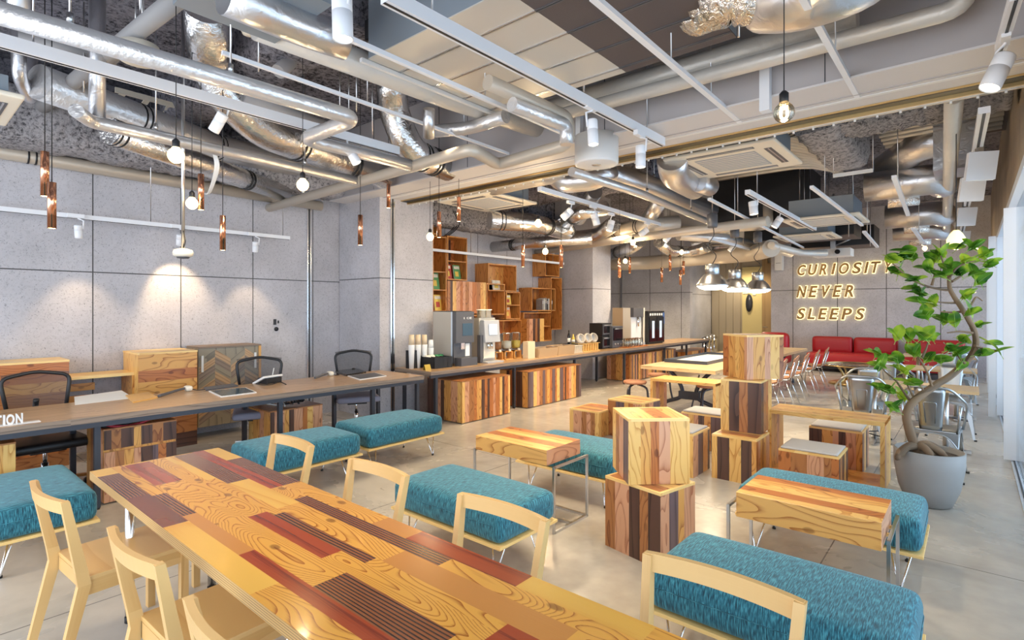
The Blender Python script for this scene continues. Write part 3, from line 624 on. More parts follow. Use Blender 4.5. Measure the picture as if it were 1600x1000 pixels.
pipe('silver pipe elbow next to the boxed beam, above the white drum', Q((800, 163, 3.12), (885, 196, 3.12)) + [P(885, 196, 3.12)+V((0, 0, -.16))], .055, 'pipe_wrap', fr=.06)
pipe('large crinkled foil duct dropping from the slab and bending along the room', [P(322, 10, 3.95)]+Q((326, 95, 3.75), (352, 150, 3.5), (408, 205, 3.3), (600, 275, 3.3)), .165, 'foil', 'duct', 'duct', fr=.25, straps=(.55, .8), n=22)
pipe('foil duct with a wide collar dropping beside the white-wrapped duct', [P(612, 118, 3.95)]+Q((612, 165, 3.75), (640, 238, 3.3), (700, 262, 3.3)), .16, 'foil', 'duct', 'duct', fr=.25, straps=(.66, .8), n=22)
pipe('foil duct with an open round end above the left wall', Q((172, 205, 3.15), (330, 262, 3.15), (445, 302, 3.15)), .115, 'foil', 'duct', 'duct', straps=(.02, .7), n=22)
pipe('grey strapped duct behind the left silver pipe', Q((60, 128, 3.5), (345, 232, 3.5), (470, 262, 3.5)), .15, 'pipe_wrap', 'duct', 'duct', straps=(.3, .62), n=20)
pipe('foil duct elbow in front of the left wall, near the chrome joint strip', Q((345, 352, 3.05), (412, 333, 3.05), (440, 316, 3.3), (500, 318, 3.4)), .10, 'foil', 'duct', 'duct', fr=.2, straps=(.25,), n=20)
pipe('grey plastic pipe slanting down in the top left corner', Q((55, 176, 3.55), (285, -8, 3.55)), .06, 'pvc')
pipe('grey plastic pipe crossing the other slanted one, upper left', Q((182, 92, 3.75), (30, 60, 3.75)), .055, 'pvc')
pipe('short grey plastic pipe beneath the fat foil pipe at left', Q((125, 140, 3.6), (190, 72, 3.6)), .055, 'pvc')
pipe('vertical silver pipe stub near the ceiling cassette at far left', [P(30, 40, 3.6), P(30, 40, 3.6)+V((0, 0, .6))], .07, 'foil_matte')
pipe('u-shaped silver pipe near the left edge of the picture', [P(28, 112, 3.5)+V((0, 0, .5))]+Q((30, 120, 3.5), (48, 158, 3.4))+[P(48, 158, 3.4)+V((0, 0, .55))], .05, 'foil_matte', fr=.08)
pipe('white-wrapped pipe along the top of the left wall', [(WX+.09, -2.5, 3.2), (WX+.09, 4.3, 3.12)], .07, 'pipe_beige', straps=(.47, .52))
pipe('thin grey pipe from the slab with an elbow, upper middle left', [P(456, 62, 3.9), P(456, 96, 3.75), P(435, 112, 3.6)], .06, 'pvc', fr=.1)
pipe('grey pipe behind the white track at left', Q((380, 150, 3.5), (520, 205, 3.4)), .07, 'pvc')
pipe('small foil pipe joining the beige pipe above the near column', Q((680, 205, 3.3), (735, 200, 3.3), (790, 182, 3.3)), .06, 'pipe_wrap')
pipe('thin rod-like silver pipe dropping between the white tracks', [P(670, 170, 3.3), P(670, 215, 3.1)], .05, 'foil_matte')
# conduit bundle
def cable(label, pts, r=.006, mat='black', cat='cable', name='cable', group=None): o = MB().tube(bez([V(p) for p in pts], 6), r, mat, 6).build(name); return tag(o, label, cat, group)
for k in range(2): cable('pale conduit curving down beside the slanted grey pipe', [P(219+k*3, -5, 3.9), P(219+k*3, 20, 3.8), P(212+k*3, 36, 3.7), P(200+k*3, 42, 3.6)], .012, 'steel', 'conduit', 'conduit', 'paired conduits at the upper left')
# cable ladder
mb = MB(); a, b = P(165, 155, 3.8), P(300, 195, 3.8); c, d = P(180, 140, 3.8), P(310, 175, 3.8)
mb.bar(a, b, .03, .05, 'cream').bar(c, d, .03, .05, 'cream')
for k in range(4): t = .1+k*.27; mb.bar(a.lerp(b, t), c.lerp(d, t), .05, .02, 'cream')
tag(mb.build('cable_ladder'), 'cream cable ladder near the slab behind the left silver pipe', 'cable tray')
# long rectangular air duct
DX0, DX1, DY0, DY1, DZ = -3.32, -1.19, 2.30, 3.70, 3.4
ad = thing('air_duct', 'big rectangular air duct at the top centre, cream and dark brown underside', 'air duct', (-2.2, 3, DZ)); ox, oy = -2.2, 3
xm = PX; seam = P(975, 110, DZ).x
mb = MB().box((DX0-ox, DY0-oy, .004), (DX1-ox, DY1-oy, .62), 'blue_grey'); mb.build('casing', ad)
MB().box((DX0-ox, DY0-oy, -.004), (seam-ox, DY1-oy, .004), 'duct_cream').build('cream_panel', ad)
MB().box((seam-ox, DY0-oy, -.004), (DX1-ox, DY1-oy, .004), 'duct_brown').build('dark_panel', ad)
mb = MB()
for k in range(4):
    y = DY0+.28+k*.34
    for q in (-.012, .004): mb.box((DX0-ox, y-oy+q, -.010), (seam-ox, y-oy+q+.008, -.003), 'steel').box((seam-ox, y-oy+q, -.010), (DX1-ox, y-oy+q+.008, -.003), 'machine_dark')
mb.build('joint_strips', ad)
MB().bar((DX0-ox-.02, DY0-oy-.05, -.02), (DX0-ox-.02, DY1-oy+.1, -.02), .03, .03, 'white').build('edge_rail', ad)
for x, y in ((DX0-ox-.03, DY0-oy+.03), (DX1-ox+.03, DY1-oy-.05), (DX0-ox+.9, DY1-oy+.05)): MB().tube([(x, y, -.03), (x, y, .76)], .008, 'steel', 6).box((x-.03, y-.02, .16), (x+.03, y+.02, .3), 'black').build('hanger', ad)
# crumpled flexible ducts at the top right
a = P(1135, -8, 3.45); b = P(1265, -18, 3.45)
mb = MB(); pts = bez([a+V((-.25, .15, .05)), a, a.lerp(b, .5)+V((0, 0, -.03)), b, b+V((.25, .15, .1))], 12); rn = random.Random(3)
mb.tube(pts, [.15+rn.uniform(-.03, .03) for _ in pts], 'foil_crumpled', 18); tag(mb.build('flexible_duct'), 'crumpled gold and silver flexible duct at the top right', 'duct')
c = P(1280, -22, 3.35); mb = MB().tube(bez([c+V((-.3, .1, .1)), c+V((-.05, 0, 0)), c+V((.22, .1, .1)), c+V((.3, .2, .5))], 8), .2, 'foil_matte', 24); tag(mb.build('duct_elbow'), 'big rounded foil duct elbow hanging at the top right', 'duct')
# white light tracks
def track(label, a, b, w_=.05, h=.05, slot=True, rods=(.1, .9), group=None):
    a, b = V(a), V(b); d = (b-a).normalized(); s = V((-d.y, d.x, 0)); mb = MB().bar(a, b, w_, h, 'white_paint'); o = mb.build('light_track'); tag(o, label, 'light track', group)
    if slot:
        q = V((0, 0, -h/2-.0015)); MB().bar(a+q, b+q, w_*.28, .003, 'black').build('slot', o)
    for t in rods: p = a.lerp(b, t); MB().tube([p+V((0, 0, h/2)), (p.x, p.y, CZ+.02)], .005, 'steel', 6).build('suspension_rod', o)
    return o
track('white light track crossing the upper left over the silver pipes', P(-60, 47, 3.12), P(622, 236, 3.12), .055, .075)
track('white light track from the top centre to above the white drum', P(600, -8, 3.12), P(1035, 222, 3.12), .055, .075)
track('thin white batten between the fat foil pipe and the near column', P(347, 82, 3.25), P(862, 264, 3.25), .025, .025, False, (.3, .6))
track('thin white batten under the edge of the grey air duct', P(545, 60, 3.2), P(893, 214, 3.2), .03, .03, False, (.5,))
track('thin white batten below the brown duct panel, top right of centre', P(926, -5, 3.2), P(1158, 191, 3.2), .04, .03, False, (.4, .7))
track('thin white batten in front of the round foil elbow', P(1252, -8, 3.2), P(1341, 152, 3.2), .035, .03, False, (.5,))
track('white light track along the street windows, nearest the camera', P(1588, -8, 3.1), P(1563, 76, 3.1), .05, .05, True, (.5,))
track('white light track on the left wall', PX(-20, 324, -7.1), PX(452, 372, -7.1), .05, .045, True, (.45, .97))
track('white light track crossing in front of the wall shelves', PX(672, 390, -7.0), PX(880, 412, -7.0), .045, .045, True, (.25, .9))
track('white light track beyond the beam carrying four tilted spotlights', P(843, 295, 3.05), P(1088, 368, 3.05), .06, .055)
track('white light track right of the cassette unit in the far zone', P(1168, 300, 2.95), P(1273, 358, 2.95), .06, .055)
track('long thin batten beneath the far cassette units', P(1108, 311, 2.95), P(1255, 387, 2.9), .04, .03, False, (.2,))
track('short thin batten crossing the far cassette unit', P(1268, 292, 2.95), P(1347, 352, 2.9), .04, .03, False, (.2,))
track('short thin batten in front of the large grey ducts', P(1397, 276, 2.95), P(1419, 336, 2.9), .045, .03, False, (.2,))
track('small far batten near the sign wall', P(1350, 362, 2.8), P(1371, 386, 2.8), .05, .03, False, (.2,))
track('small far batten above the letters', P(1427, 357, 2.8), P(1443, 380, 2.8), .05, .03, False, (.5,))
track('far light track over the bell lamps', P(1110, 373, 2.8), P(1201, 398, 2.8), .06, .05, True, (.5,))
track('slanting white light track beside the street windows, carrying floodlights', P(1538, 172, 3.05), P(1503, 362, 3.0), .07, .05, True, (.1,))
# spotlights
def spot_light(label, p, aim, r, Ls, arm=None, watt=0, group=None, col=(1, .80, .55), size=60):
    """p top of the head, aim direction, cylinder length Ls"""
    p = V(p); a = V(aim).normalized(); t_ = thing('spotlight', label, 'spotlight', p, 0, group)
    h = MB().lathe([(r*.5, -.004), (r*.96, 0), (r, .006), (r, Ls*.38), (r*.97, Ls*.385), (r*.97, Ls*.4), (r, Ls*.405), (r, Ls), (r*.93, Ls+.002), (r*.9, Ls-.012)], 'white_paint', (0, 0, 0), 20, a).build('head', t_)
    MB().lathe([(.001, Ls-.006), (r*.9, Ls-.006)], 'spot_face' if watt else 'cream', (0, 0, 0), 18, a).build('lens', h)
    up = V((0, 0, 1)); q = V((-.02, -.02, .11)); side = a.cross(up); side = side.normalized() if side.length > .1 else V((1, 0, 0))
    MB().tube([a*Ls*.3+side*(r+.004), side*(r+.012)+V((0, 0, .05)), V((0, 0, .07)), V((0, 0, .10))], .008, 'white_paint', 6).build('bracket', t_)
    MB().box((-.09, -.02, .075), (.05, .02, .115), 'white_paint').tf(Matrix.Rotation(pi/2, 4, 'Z')).build('adapter', t_)
    if watt:
        l = D.lights.new('spot_beam', 'SPOT'); l.energy = watt; l.color = col; l.spot_size = radians(size); l.spot_blend = .6; l.shadow_soft_size = .03
        o = D.objects.new('spot_beam', l); COL.objects.link(o); o.location = p+a*(Ls+.03); o.rotation_euler = a.to_track_quat('-Z', 'Y').to_euler()
    return t_
spot_light('large white spotlight hanging at the top edge, left of centre', P(534, -8, 3.15), (.02, .02, -1), .05, .22, watt=60)
spot_light('white spotlight tilted towards lower left under the left track', P(349, 178, 3.05), (-.55, -.25, -.8), .04, .15, watt=70)
spot_light('white spotlight under the far end of the left track', P(545, 232, 3.02), (.35, .3, -.85), .042, .15, watt=60)
spot_light('white spotlight in front of the white drum', P(925, 188, 3.0), (.1, -.05, -1), .04, .19, watt=60)
spot_light('white spotlight under the tip of the middle track', P(1001, 228, 2.96), (0, 0, -1), .042, .18, watt=60)
spot_light('large white spotlight tilted at the right edge near the windows', P(1571, 88, 2.98), (-.35, -.25, -.9), .05, .19, watt=60)
for px, py, lb in ((122, 352, 'white spotlight on the wall track, farthest left'), (281, 367, 'white spotlight on the wall track, behind the hanging speaker'), (399, 378, 'white spotlight at the far end of the wall track')):
    spot_light(lb, PX(px, py, -7.05), (-.25 if px != 281 else -.6, .15 if px == 281 else .1, -1), .035, .13, watt=50 if px == 281 else 26, size=70, col=(1, .72, .42))
for px, py, a, lb in ((893, 328, (-.5, -.4, -.6), 'first tilted spotlight on the track beyond the beam'), (928, 334, (.2, .2, -1), 'second spotlight on the track beyond the beam, lens towards the camera'), (956, 345, (-.2, -.2, -1), 'third spotlight on the track beyond the beam'), (1012, 358, (-.6, -.3, -.5), 'fourth spotlight on the track beyond the beam'), (1048, 366, (-.5, -.3, -.7), 'last spotlight on the track beyond the beam'),
                      (1176, 315, (.1, 0, -1), 'lit spotlight at the head of the track right of the cassette'), (1220, 340, (-.5, -.2, -.8), 'tilted spotlight halfway along the track right of the cassette'), (1148, 383, (-.5, -.2, -.6), 'small tilted spotlight above the first bell lamp'), (1182, 395, (.4, .2, -.8), 'small spotlight above the last bell lamp')):
    spot_light(lb, P(px, py, 2.9), a, .05, .16, watt=70)
for i, (px, py, s) in enumerate(((1530, 243, .2), (1516, 282, .2), (1508, 328, .2), (1502, 364, .2))):
    p = P(px, py, 2.95); t_ = thing('floodlight', ('nearest', 'second', 'third', 'farthest')[i]+' flat white floodlight on the slanting track by the windows', 'floodlight', p, radians(25)); s = .11
    MB().obox((-s, -.02, -.22), (2*s, 0, 0), (0, .045, .0), (.03, .0, .25), 'white_paint').build('housing', t_); MB().box((-.02, -.03, .03), (.02, .03, .13), 'steel').build('mount', t_)
# copper tube pendants
pend = [(70, 237, 307, 'copper tube pendant at the far left, hanging higher of the two'), (81, 285, 357, 'copper tube pendant at the far left, hanging lower of the two'), (314, 272, 328, 'copper tube pendant next to a glowing bulb, right of the speaker pole'), (348, 337, 391, 'copper tube pendant between speaker pole and left wall panels'), (563, 336, 383, 'copper tube pendant in front of the near concrete column'),
        (607, 288, 325, 'copper tube pendant by the chrome strip of the near column'), (686, 331, 371, 'copper tube pendant at the top left of the wall shelves'), (717, 308, 346, 'copper tube pendant under the left cassette unit'), (817, 383, 417, 'copper tube pendant above the open wall shelf'), (877, 383, 418, 'copper tube pendant at the left edge of the far column'),
        (968, 403, 434, 'copper tube pendant right of the far column'), (984, 402, 427, 'small copper tube pendant behind the one right of the far column'), (1034, 418, 441, 'small far copper tube pendant over the fridge'), (1047, 398, 423, 'small far copper tube pendant, highest near the grey end wall'), (1063, 422, 445, 'small far copper tube pendant, lowest near the grey end wall'), (1068, 408, 429, 'small far copper tube pendant left of the bell lamps')]
for i, (x, y0, y1, lb) in enumerate(pend):
    d = FP*.30/(y1-y0) if i < 5 else FP*.30/max(y1-y0, 24)
    p = PD(x, y1, d); hh = (y1-y0)*d/FP; t_ = thing('pendant_light', lb, 'pendant light', p, 0, 'copper tube pendants')
    MB().lathe([(.022, .004), (.024, 0), (.024, hh), (.004, hh+.003)], 'copper', (0, 0, 0), 18).build('tube_shade', t_); MB().lathe([(.001, .002), (.021, .002)], 'bulb', (0, 0, 0), 14).build('lens', t_)
    MB().tube([(0, 0, hh), (0, 0, CZ+.01-p.z)], .0035, 'black', 6).build('cord', t_)
def plight(loc, e, col=(1, .74, .42), r=.04):
    l = D.lights.new('bulb_light', 'POINT'); l.energy = e; l.color = col; l.shadow_soft_size = r; o = D.objects.new('bulb_light', l); COL.objects.link(o); o.location = loc; return o
for (x, y, d, lb) in ((275, 243, 3.3, 'round glowing bulb under the left silver pipe'), (300, 318, 4.45, 'round glowing bulb beside a copper pendant in front of the left wall'), (473, 289, 4.3, 'round glowing bulb beneath the foil duct, left of centre'), (1225, 176, 2.55, 'large clear globe bulb hanging in front of the boxed beam'), (841, 349, 7.0, 'glowing bulb in front of the foil ducts beyond the beam'),
                      (852, 393, 8.5, 'glowing bulb at the foot of the ducts near the far column'), (989, 379, 9.5, 'glowing bulb right of the far column top'), (977, 408, 11, 'glowing bulb low beside the far column'), (1065, 394, 11, 'glowing bulb under the far ducts, left of the bell lamps'), (1125, 405, 12, 'glowing bulb between the first two bell lamps'), (1237, 395, 13, 'small glowing bulb at the left of the letters'), (1445, 388, 11.5, 'small glowing bulb over the potted tree crown'), (672, 370, 6.8, 'glowing bulb peeking out behind the near column')):
    p = PD(x, y, d); t_ = thing('globe_bulb', lb, 'light bulb', p, 0, 'globe bulbs'); r = .047
    near = d < 3
    MB().lathe([(.001, -r)]+[(r*sin(a), -r*cos(a)) for a in [pi*k/10 for k in range(1, 9)]]+[(.018, r*1.15)], 'bulb_glass' if near else 'bulb_soft', (0, 0, 0), 20).build('glass_globe', t_)
    if near: MB().tube(bez([(-.012, 0, .03), (-.014, 0, -.015), (0, .008, -.028), (.014, 0, -.015), (.012, 0, .03)], 4), .006, 'bulb', 8).build('filament', t_)
    MB().lathe([(.019, r*1.0), (.021, r*1.1), (.021, r*1.9), (.008, r*2.2)], 'black', (0, 0, 0), 14).build('socket', t_); MB().tube([(0, 0, r*2.1), (0, 0, CZ+.01-p.z)], .003, 'black', 6).build('cord', t_)
    plight(p+V((0, 0, -r-.02)), 9 if d < 6 else 22)
# speaker pole with round sensor
p0 = P(286, 398, 2.25); p0 = PD(286, 398, 4.6); t_ = thing('hanging_speaker', 'round white speaker on a long pole before the left wall', 'speaker', p0)
MB().lathe([(.02, -.02), (.055, -.018), (.075, -.006), (.078, .02), (.07, .04), (.02, .055)], 'cream', (0, 0, 0), 24).build('body', t_); MB().lathe([(.001, -.035), (.045, -.03), (.055, -.012)], 'machine_dark', (0, 0, 0), 20).build('grille', t_)
MB().tube([(0, 0, .05), (0, 0, CZ-p0.z+.01)], .014, 'steel', 10).build('pole', t_); MB().tube(bez([(.01, 0, .06), (.05, 0, .11), (.03, 0, .16), (.012, 0, .2)], 5), .006, 'black', 6).build('cable', t_)
# white drums
for (x, y, z_, r, h_, lb) in ((932, 258, 2.95, .205, .27, 'large white drum-shaped speaker below the boxed beam'), (217, 97, 3.35, .125, .12, 'small cream drum fitting under the fat foil pipe at left')):
    p = P(x, y, z_); t_ = thing('ceiling_drum', lb, 'ceiling speaker', p)
    MB().lathe([(.001, 0), (r*.9, 0), (r*.985, .006), (r, .02), (r, h_), (.001, h_)], 'cream' if x < 500 else 'white', (0, 0, 0), 40).build('drum', t_); MB().lathe([(.001, -.003), (.04, -.003), (.045, 0)], 'steel', (0, 0, 0), 16).build('badge', t_)
    for s in (-1, 1): MB().tube([(s*r*.6, 0, h_), (s*r*.6, 0, CZ+.01-p.z)], .006, 'steel', 6).build('suspension_rod', t_)
sp = tag(MB().lathe([(.001, 0), (.045, .01), (.05, .03), (.06, .035), (.06, .05)], 'cream', P(389, 56, 3.6), 20).tube([P(389, 56, 3.6)+V((0, 0, .05)), P(389, 56, 3.6)+V((0, 0, .56))], .02, 'cream', 8).build('smoke_detector'), 'round cream smoke detector near the top, left of centre', 'smoke detector')
# ceiling cassettes
def cassette(label, x, y, z_, s=.95, rz=0, hb=.28):
    p = P(x, y, z_); t_ = thing('ceiling_cassette', label, 'air conditioner', p, rz); h = s/2
    m = MB().box((-h, -h, 0), (h, h, .035), 'cream'); m.build('face_panel', t_, bevel=.012)
    m = MB().box((-h*.55, -h*.55, -.006), (h*.55, h*.55, 0), 'grey_box')
    for k in range(9): q = -h*.5+k*h*.125; m.box((-h*.53, q, -.008), (h*.53, q+.01, -.004), 'cream')
    m.build('intake_grille', t_)
    for a in range(4): MB().box((-h*.6, -h*.84, -.003), (h*.6, -h*.72, .004), 'machine_dark').box((-h*.58, -h*.80, -.006), (h*.58, -h*.775, 0), 'steel').tf(Matrix.Rotation(a*pi/2, 4, 'Z')).build('air_outlet', t_)
    MB().box((-h*.82, -h*.82, .035), (h*.82, h*.82, .035+hb), 'blue_grey').build('casing', t_)
    for sx in (-1, 1): MB().tube([(sx*h*.7, 0, .3), (sx*h*.7, 0, CZ+.01-p.z)], .007, 'steel', 6).build('suspension_rod', t_)
cassette('cream ceiling cassette right behind the boxed beam', 1146, 254, 3.25, 1.17)
cassette('cream ceiling cassette above the wall shelves', 762, 318, 3.15, 1.05)
cassette('cream ceiling cassette cut off by the left edge of the picture', -108, 152, 2.95, .8, 0, .12)
cassette('far cream ceiling cassette beyond the track', 1290, 347, 2.95, 1.05)
cassette('farthest cream ceiling cassette near the projector', 1262, 372, 2.95, 1.0)
t_ = thing('ceiling_unit', 'grey boxed ceiling unit at the top edge above the fat pipe', 'air conditioner', P(395, 8, 3.35)); MB().box((-.35, -.3, 0), (.35, .3, .3), 'blue_grey').build('casing', t_); MB().box((-.2, -.32, .05), (.1, -.3, .2), 'grey_box').build('service_panel', t_)
# far services
pipe('long silver pipe running away beneath the big foil duct', Q((893, 268, 3.05), (1000, 302, 3.05), (1142, 361, 3.05)), .05, 'pipe_wrap', hang=(.3, .6))
pipe('big foil duct running away right of the beam', Q((930, 262, 3.35), (1005, 287, 3.35), (1110, 328, 3.35)), .15, 'foil_matte', 'duct', 'duct', hang=(.4, .8))
pipe('rounded foil duct elbow left of the cassette', Q((1050, 245, 3.3), (1052, 272, 3.2), (1085, 292, 3.25)), .17, 'foil_matte', 'duct', 'duct', fr=.3, n=22)
pipe('small round foil duct cap under the cassette', Q((1090, 285, 3.2), (1110, 292, 3.2)), .12, 'foil_matte', 'duct', 'duct', n=20)
pipe('foil duct bend just beyond the boxed beam', Q((862, 265, 3.35), (880, 285, 3.2), (930, 280, 3.2), (955, 262, 3.35)), .14, 'foil_matte', 'duct', 'duct', fr=.3, n=20)
pipe('foil duct entering from the left behind the beam', Q((770, 292, 3.25), (830, 278, 3.25), (880, 270, 3.3)), .12, 'pipe_beige', 'duct', 'duct')
pipe('foil duct row with black straps above the shelves', Q((765, 344, 3.0), (832, 348, 3.0), (885, 362, 3.0)), .15, 'foil', 'duct', 'duct', straps=(.1, .62), n=20)
pipe('foil duct curling around in front of the far column', Q((880, 352, 3.05), (895, 372, 3.0), (935, 368, 3.0), (958, 350, 3.1)), .14, 'foil', 'duct', 'duct', fr=.25, straps=(.2, .7), n=20)
pipe('short foil duct above the curled one', Q((886, 345, 3.1), (910, 331, 3.1), (945, 325, 3.2)), .12, 'foil', 'duct', 'duct', straps=(.3,), n=18)
pipe('crinkled foil duct just above the shelf wall', Q((762, 387, 2.85), (850, 378, 2.85), (925, 372, 2.9)), .11, 'foil', 'duct', 'duct', straps=(.3,), n=18)
pipe('foil duct sloping up from the far column', Q((955, 362, 3.05), (1010, 352, 3.05), (1060, 348, 3.1)), .13, 'pipe_beige', 'duct', 'duct', straps=(.1, .5), n=18)
pipe('thin golden-lit pipe below the foil ducts', Q((828, 396, 2.85), (960, 376, 2.85), (1200, 345, 2.85)), .07, 'pipe_beige')
pipe('golden-lit grey duct with a long run behind the bell lamps', Q((955, 412, 2.75), (1010, 411, 2.75), (1175, 396, 2.75), (1205, 388, 2.75)), .17, 'pipe_beige', 'duct', 'duct', fr=.3, n=20)
pipe('foil duct with a bend above the far end wall', Q((955, 398, 2.9), (985, 388, 2.9), (1000, 376, 3.0)), .14, 'foil', 'duct', 'duct', straps=(.3,), n=18)
pipe('foil duct lit from below left of the bell lamps', Q((1030, 378, 2.95), (1045, 392, 2.85), (1080, 394, 2.85), (1105, 386, 2.9)), .12, 'foil', 'duct', 'duct', fr=.25, straps=(.55,), n=18)
pipe('silver pipe crossing above the bell lamps', Q((1060, 368, 2.95), (1130, 372, 2.95), (1235, 396, 2.9)), .09, 'pipe_wrap')
pipe('slanting foil duct between far ceiling and column', Q((905, 342, 3.2), (930, 300, 3.45)), .12, 'foil_matte', 'duct', 'duct')
pipe('second slanting foil duct farther along', Q((1012, 345, 3.15), (1032, 312, 3.4)), .13, 'foil_matte', 'duct', 'duct')
pipe('grey pipe with elbow in front of the cassette rods', Q((1010, 364, 3.0), (1200, 352, 3.0))+[P(1200, 352, 3.0)+V((0, 0, .35))], .08, 'pipe_beige', fr=.1)
pipe('white sheathed pipe at the far right ending beside the letters', Q((1205, 383, 2.8), (1250, 395, 2.75), (1290, 396, 2.75)), .07, 'duct_tape_white')
pipe('grey wrapped duct between the far ceiling and sign wall', Q((1075, 385, 3.0), (1150, 372, 3.2)), .2, 'foil_matte', 'duct', 'duct')
pipe('pale pipe slanting down along the window side', Q((1491, 150, 3.25), (1478, 372, 3.1)), .065, 'duct_tape_white', hang=(.1,))
# the three big grey ducts by the windows
for i, (x0, x1, y, z_, r, lb) in enumerate(((1352, 1474, 293, 3.3, .2, 'nearest of the big grey-wrapped ducts by the windows'), (1384, 1473, 340, 3.2, .2, 'second of the big grey-wrapped ducts by the windows'), (1396, 1472, 363, 3.15, .19, 'farthest of the big grey-wrapped ducts by the windows'))):
    a, b = P(x0, y, z_), P(x1, y-2, z_); b = V((b.x, a.y, z_))
    pipe(lb, [a, b, b+V((-.0, .35, .0))], r, 'foil_matte', 'duct', 'duct', fr=.28, hang=(.3,), n=26)
    pipe(('near', 'middle', 'far')[i]+' crumpled foil sleeve tucked beneath a big grey duct', [a+V((.25, .1, -r-.02)), a+V((.6, .15, -r-.01))], .09, 'foil_crumpled', 'duct', 'duct', n=14)
pipe('arched grey duct behind the big grey ducts', Q((1385, 262, 3.6), (1440, 225, 3.7), (1500, 215, 3.7)), .2, 'foil_matte', 'duct', 'duct', fr=.4, n=22)
b = P(1500, 232, 3.5); tag(MB().box(b-V((.25, .1, .25)), b+V((.15, .5, .3)), 'foil_matte').build('duct_box'), 'square foil-covered duct box beside the slanting pale pipe', 'duct')
# dark air handling boxes
for i, (x0, x1, y0, z0, z1, lb) in enumerate(((-4.6, -2.05, 10.0, 3.1, 3.95, 'nearest dark air handling box, half grey half black'), (-4.9, -1.7, 12.0, 3.0, 3.7, 'second dark air handling box with a slatted bottom'), (-4.2, -1.6, 13.9, 2.98, 3.4, 'farthest dark air handling box above the projector'))):
    t_ = thing('air_handling_box', lb, 'air duct', ((x0+x1)/2, y0, z0)); h = (x1-x0)/2
    MB().box((-h, 0, .01), (-h*.25, .9, z1-z0), 'grey_box').build('grey_casing', t_); MB().box((-h*.25, 0, .01), (h, .9, z1-z0), 'black').build('black_casing', t_)
    m = MB().box((-h, 0, -.005), (h, .9, .01), 'duct_brown')
    for k in range(7): m.box((-h*.9, .08+k*.12, -.02), (-h*.1, .12+k*.12, -.004), 'duct_cream')
    m.build('slatted_bottom', t_)
    for s in (-1, 1): MB().tube([(s*h*.95, -.03, -.05), (s*h*.95, -.03, CZ+.01-z0)], .008, 'steel', 6).build('suspension_rod', t_)
ra, rb = P(1302, 275, 3.2), P(1364, 266, 3.2); MBr = MB().bar(ra, rb, .03, .04, 'white').tube([ra, (ra.x, ra.y, CZ+.01)], .006, 'steel', 6).tube([rb, (rb.x, rb.y, CZ+.01)], .006, 'steel', 6); tag(MBr.build('slotted_rail'), 'white slotted metal rail hanging between sprayed beam and ducts', 'rail')
# projector
p = PD(1302, 398, 12.0); t_ = thing('projector', 'white ceiling projector just above the glowing letters', 'projector', p)
MB().box((-.36, -.22, -.05), (.36, .22, .12), 'white').build('body', t_, bevel=.01); MB().box((-.33, -.225, -.02), (-.1, -.215, .09), 'grey_box').build('vent', t_); MB().lathe([(.05, 0), (.05, .05)], 'black_gloss', (.12, -.22, .04), 16, (0, -1, 0)).build('lens', t_)
MB().box((-.05, -.05, .12), (.05, .05, .3), 'steel').tube([(0, 0, .3), (0, 0, 1.35)], .02, 'steel', 8).tube([(.05, 0, .2), (.4, 0, .36)], .02, 'steel', 8).build('mount', t_)
t_ = thing('column_speaker', 'tall white wall speaker left of the letters', 'speaker', PY(1216, 408, 16.0)); MB().box((-.1, 0, -.25), (.1, .2, .35), 'white').build('cabinet', t_, bevel=.02); MB().box((-.06, -.01, -.06), (.06, 0, -.05), 'machine_dark').build('badge', t_)
# loose cable bundles
for k in range(4): cable('pale cable bundle looping down from the foil duct near the left wall', [P(332+k, 235, 3.05), P(336+k*2, 262, 2.9), P(326+k, 300, 2.75), P(319+k, 302, 2.8)], .007, 'white', 'cable', 'cable', 'cable loops in front of the left wall')
for k in range(3): cable('dark cable sagging from the sprayed beam over the shelf wall', [P(705+k*3, 330, 3.3), P(712+k*3, 350, 3.1), P(695+k*3, 368, 2.95), P(680+k*2, 372, 3.0)], .008, 'black', 'cable', 'cable', 'dark sagging cables above the shelves')
for k in range(4): cable('long cable draped across the corrugated deck', [P(1140+k*4, 262-k*3, 3.7), P(1230+k*4, 215-k*4, 3.6), P(1290, 205-k*4, 3.5), P(1370+k*4, 172-k*3, 3.6)], .012, ('black', 'cream', 'black', 'white')[k], 'cable', 'cable', 'cables draped across the corrugated deck')
for k, (x, y) in enumerate(((404, 10), (131, 50), (531, 100), (545, 105), (557, 90), (1336, 20), (1562, 10))):
    tag(MB().tube([V((P(x, y, 3.9).x, P(x, y, 3.9).y, CZ+.01)), P(x, y, 3.9)+V((0, 0, -.5))], .006, 'steel', 6).build('suspension_rod'), 'thin bare steel rod hanging from the slab', 'rod', 'bare rods')
def glyph(ch, off=0.):
    cu = D.curves.new('letter', 'FONT'); cu.body = ch; cu.size = 1; cu.offset = off; cu.extrude = .0; cu.resolution_u = 4
    o = D.objects.new('letter', cu); COL.objects.link(o); dg = C.evaluated_depsgraph_get(); me = D.meshes.new_from_object(o.evaluated_get(dg)); D.objects.remove(o); D.curves.remove(cu)
    vs = [v.co.copy() for v in me.vertices]; fs = [tuple(p.vertices) for p in me.polygons]; D.meshes.remove(me); return vs, fs
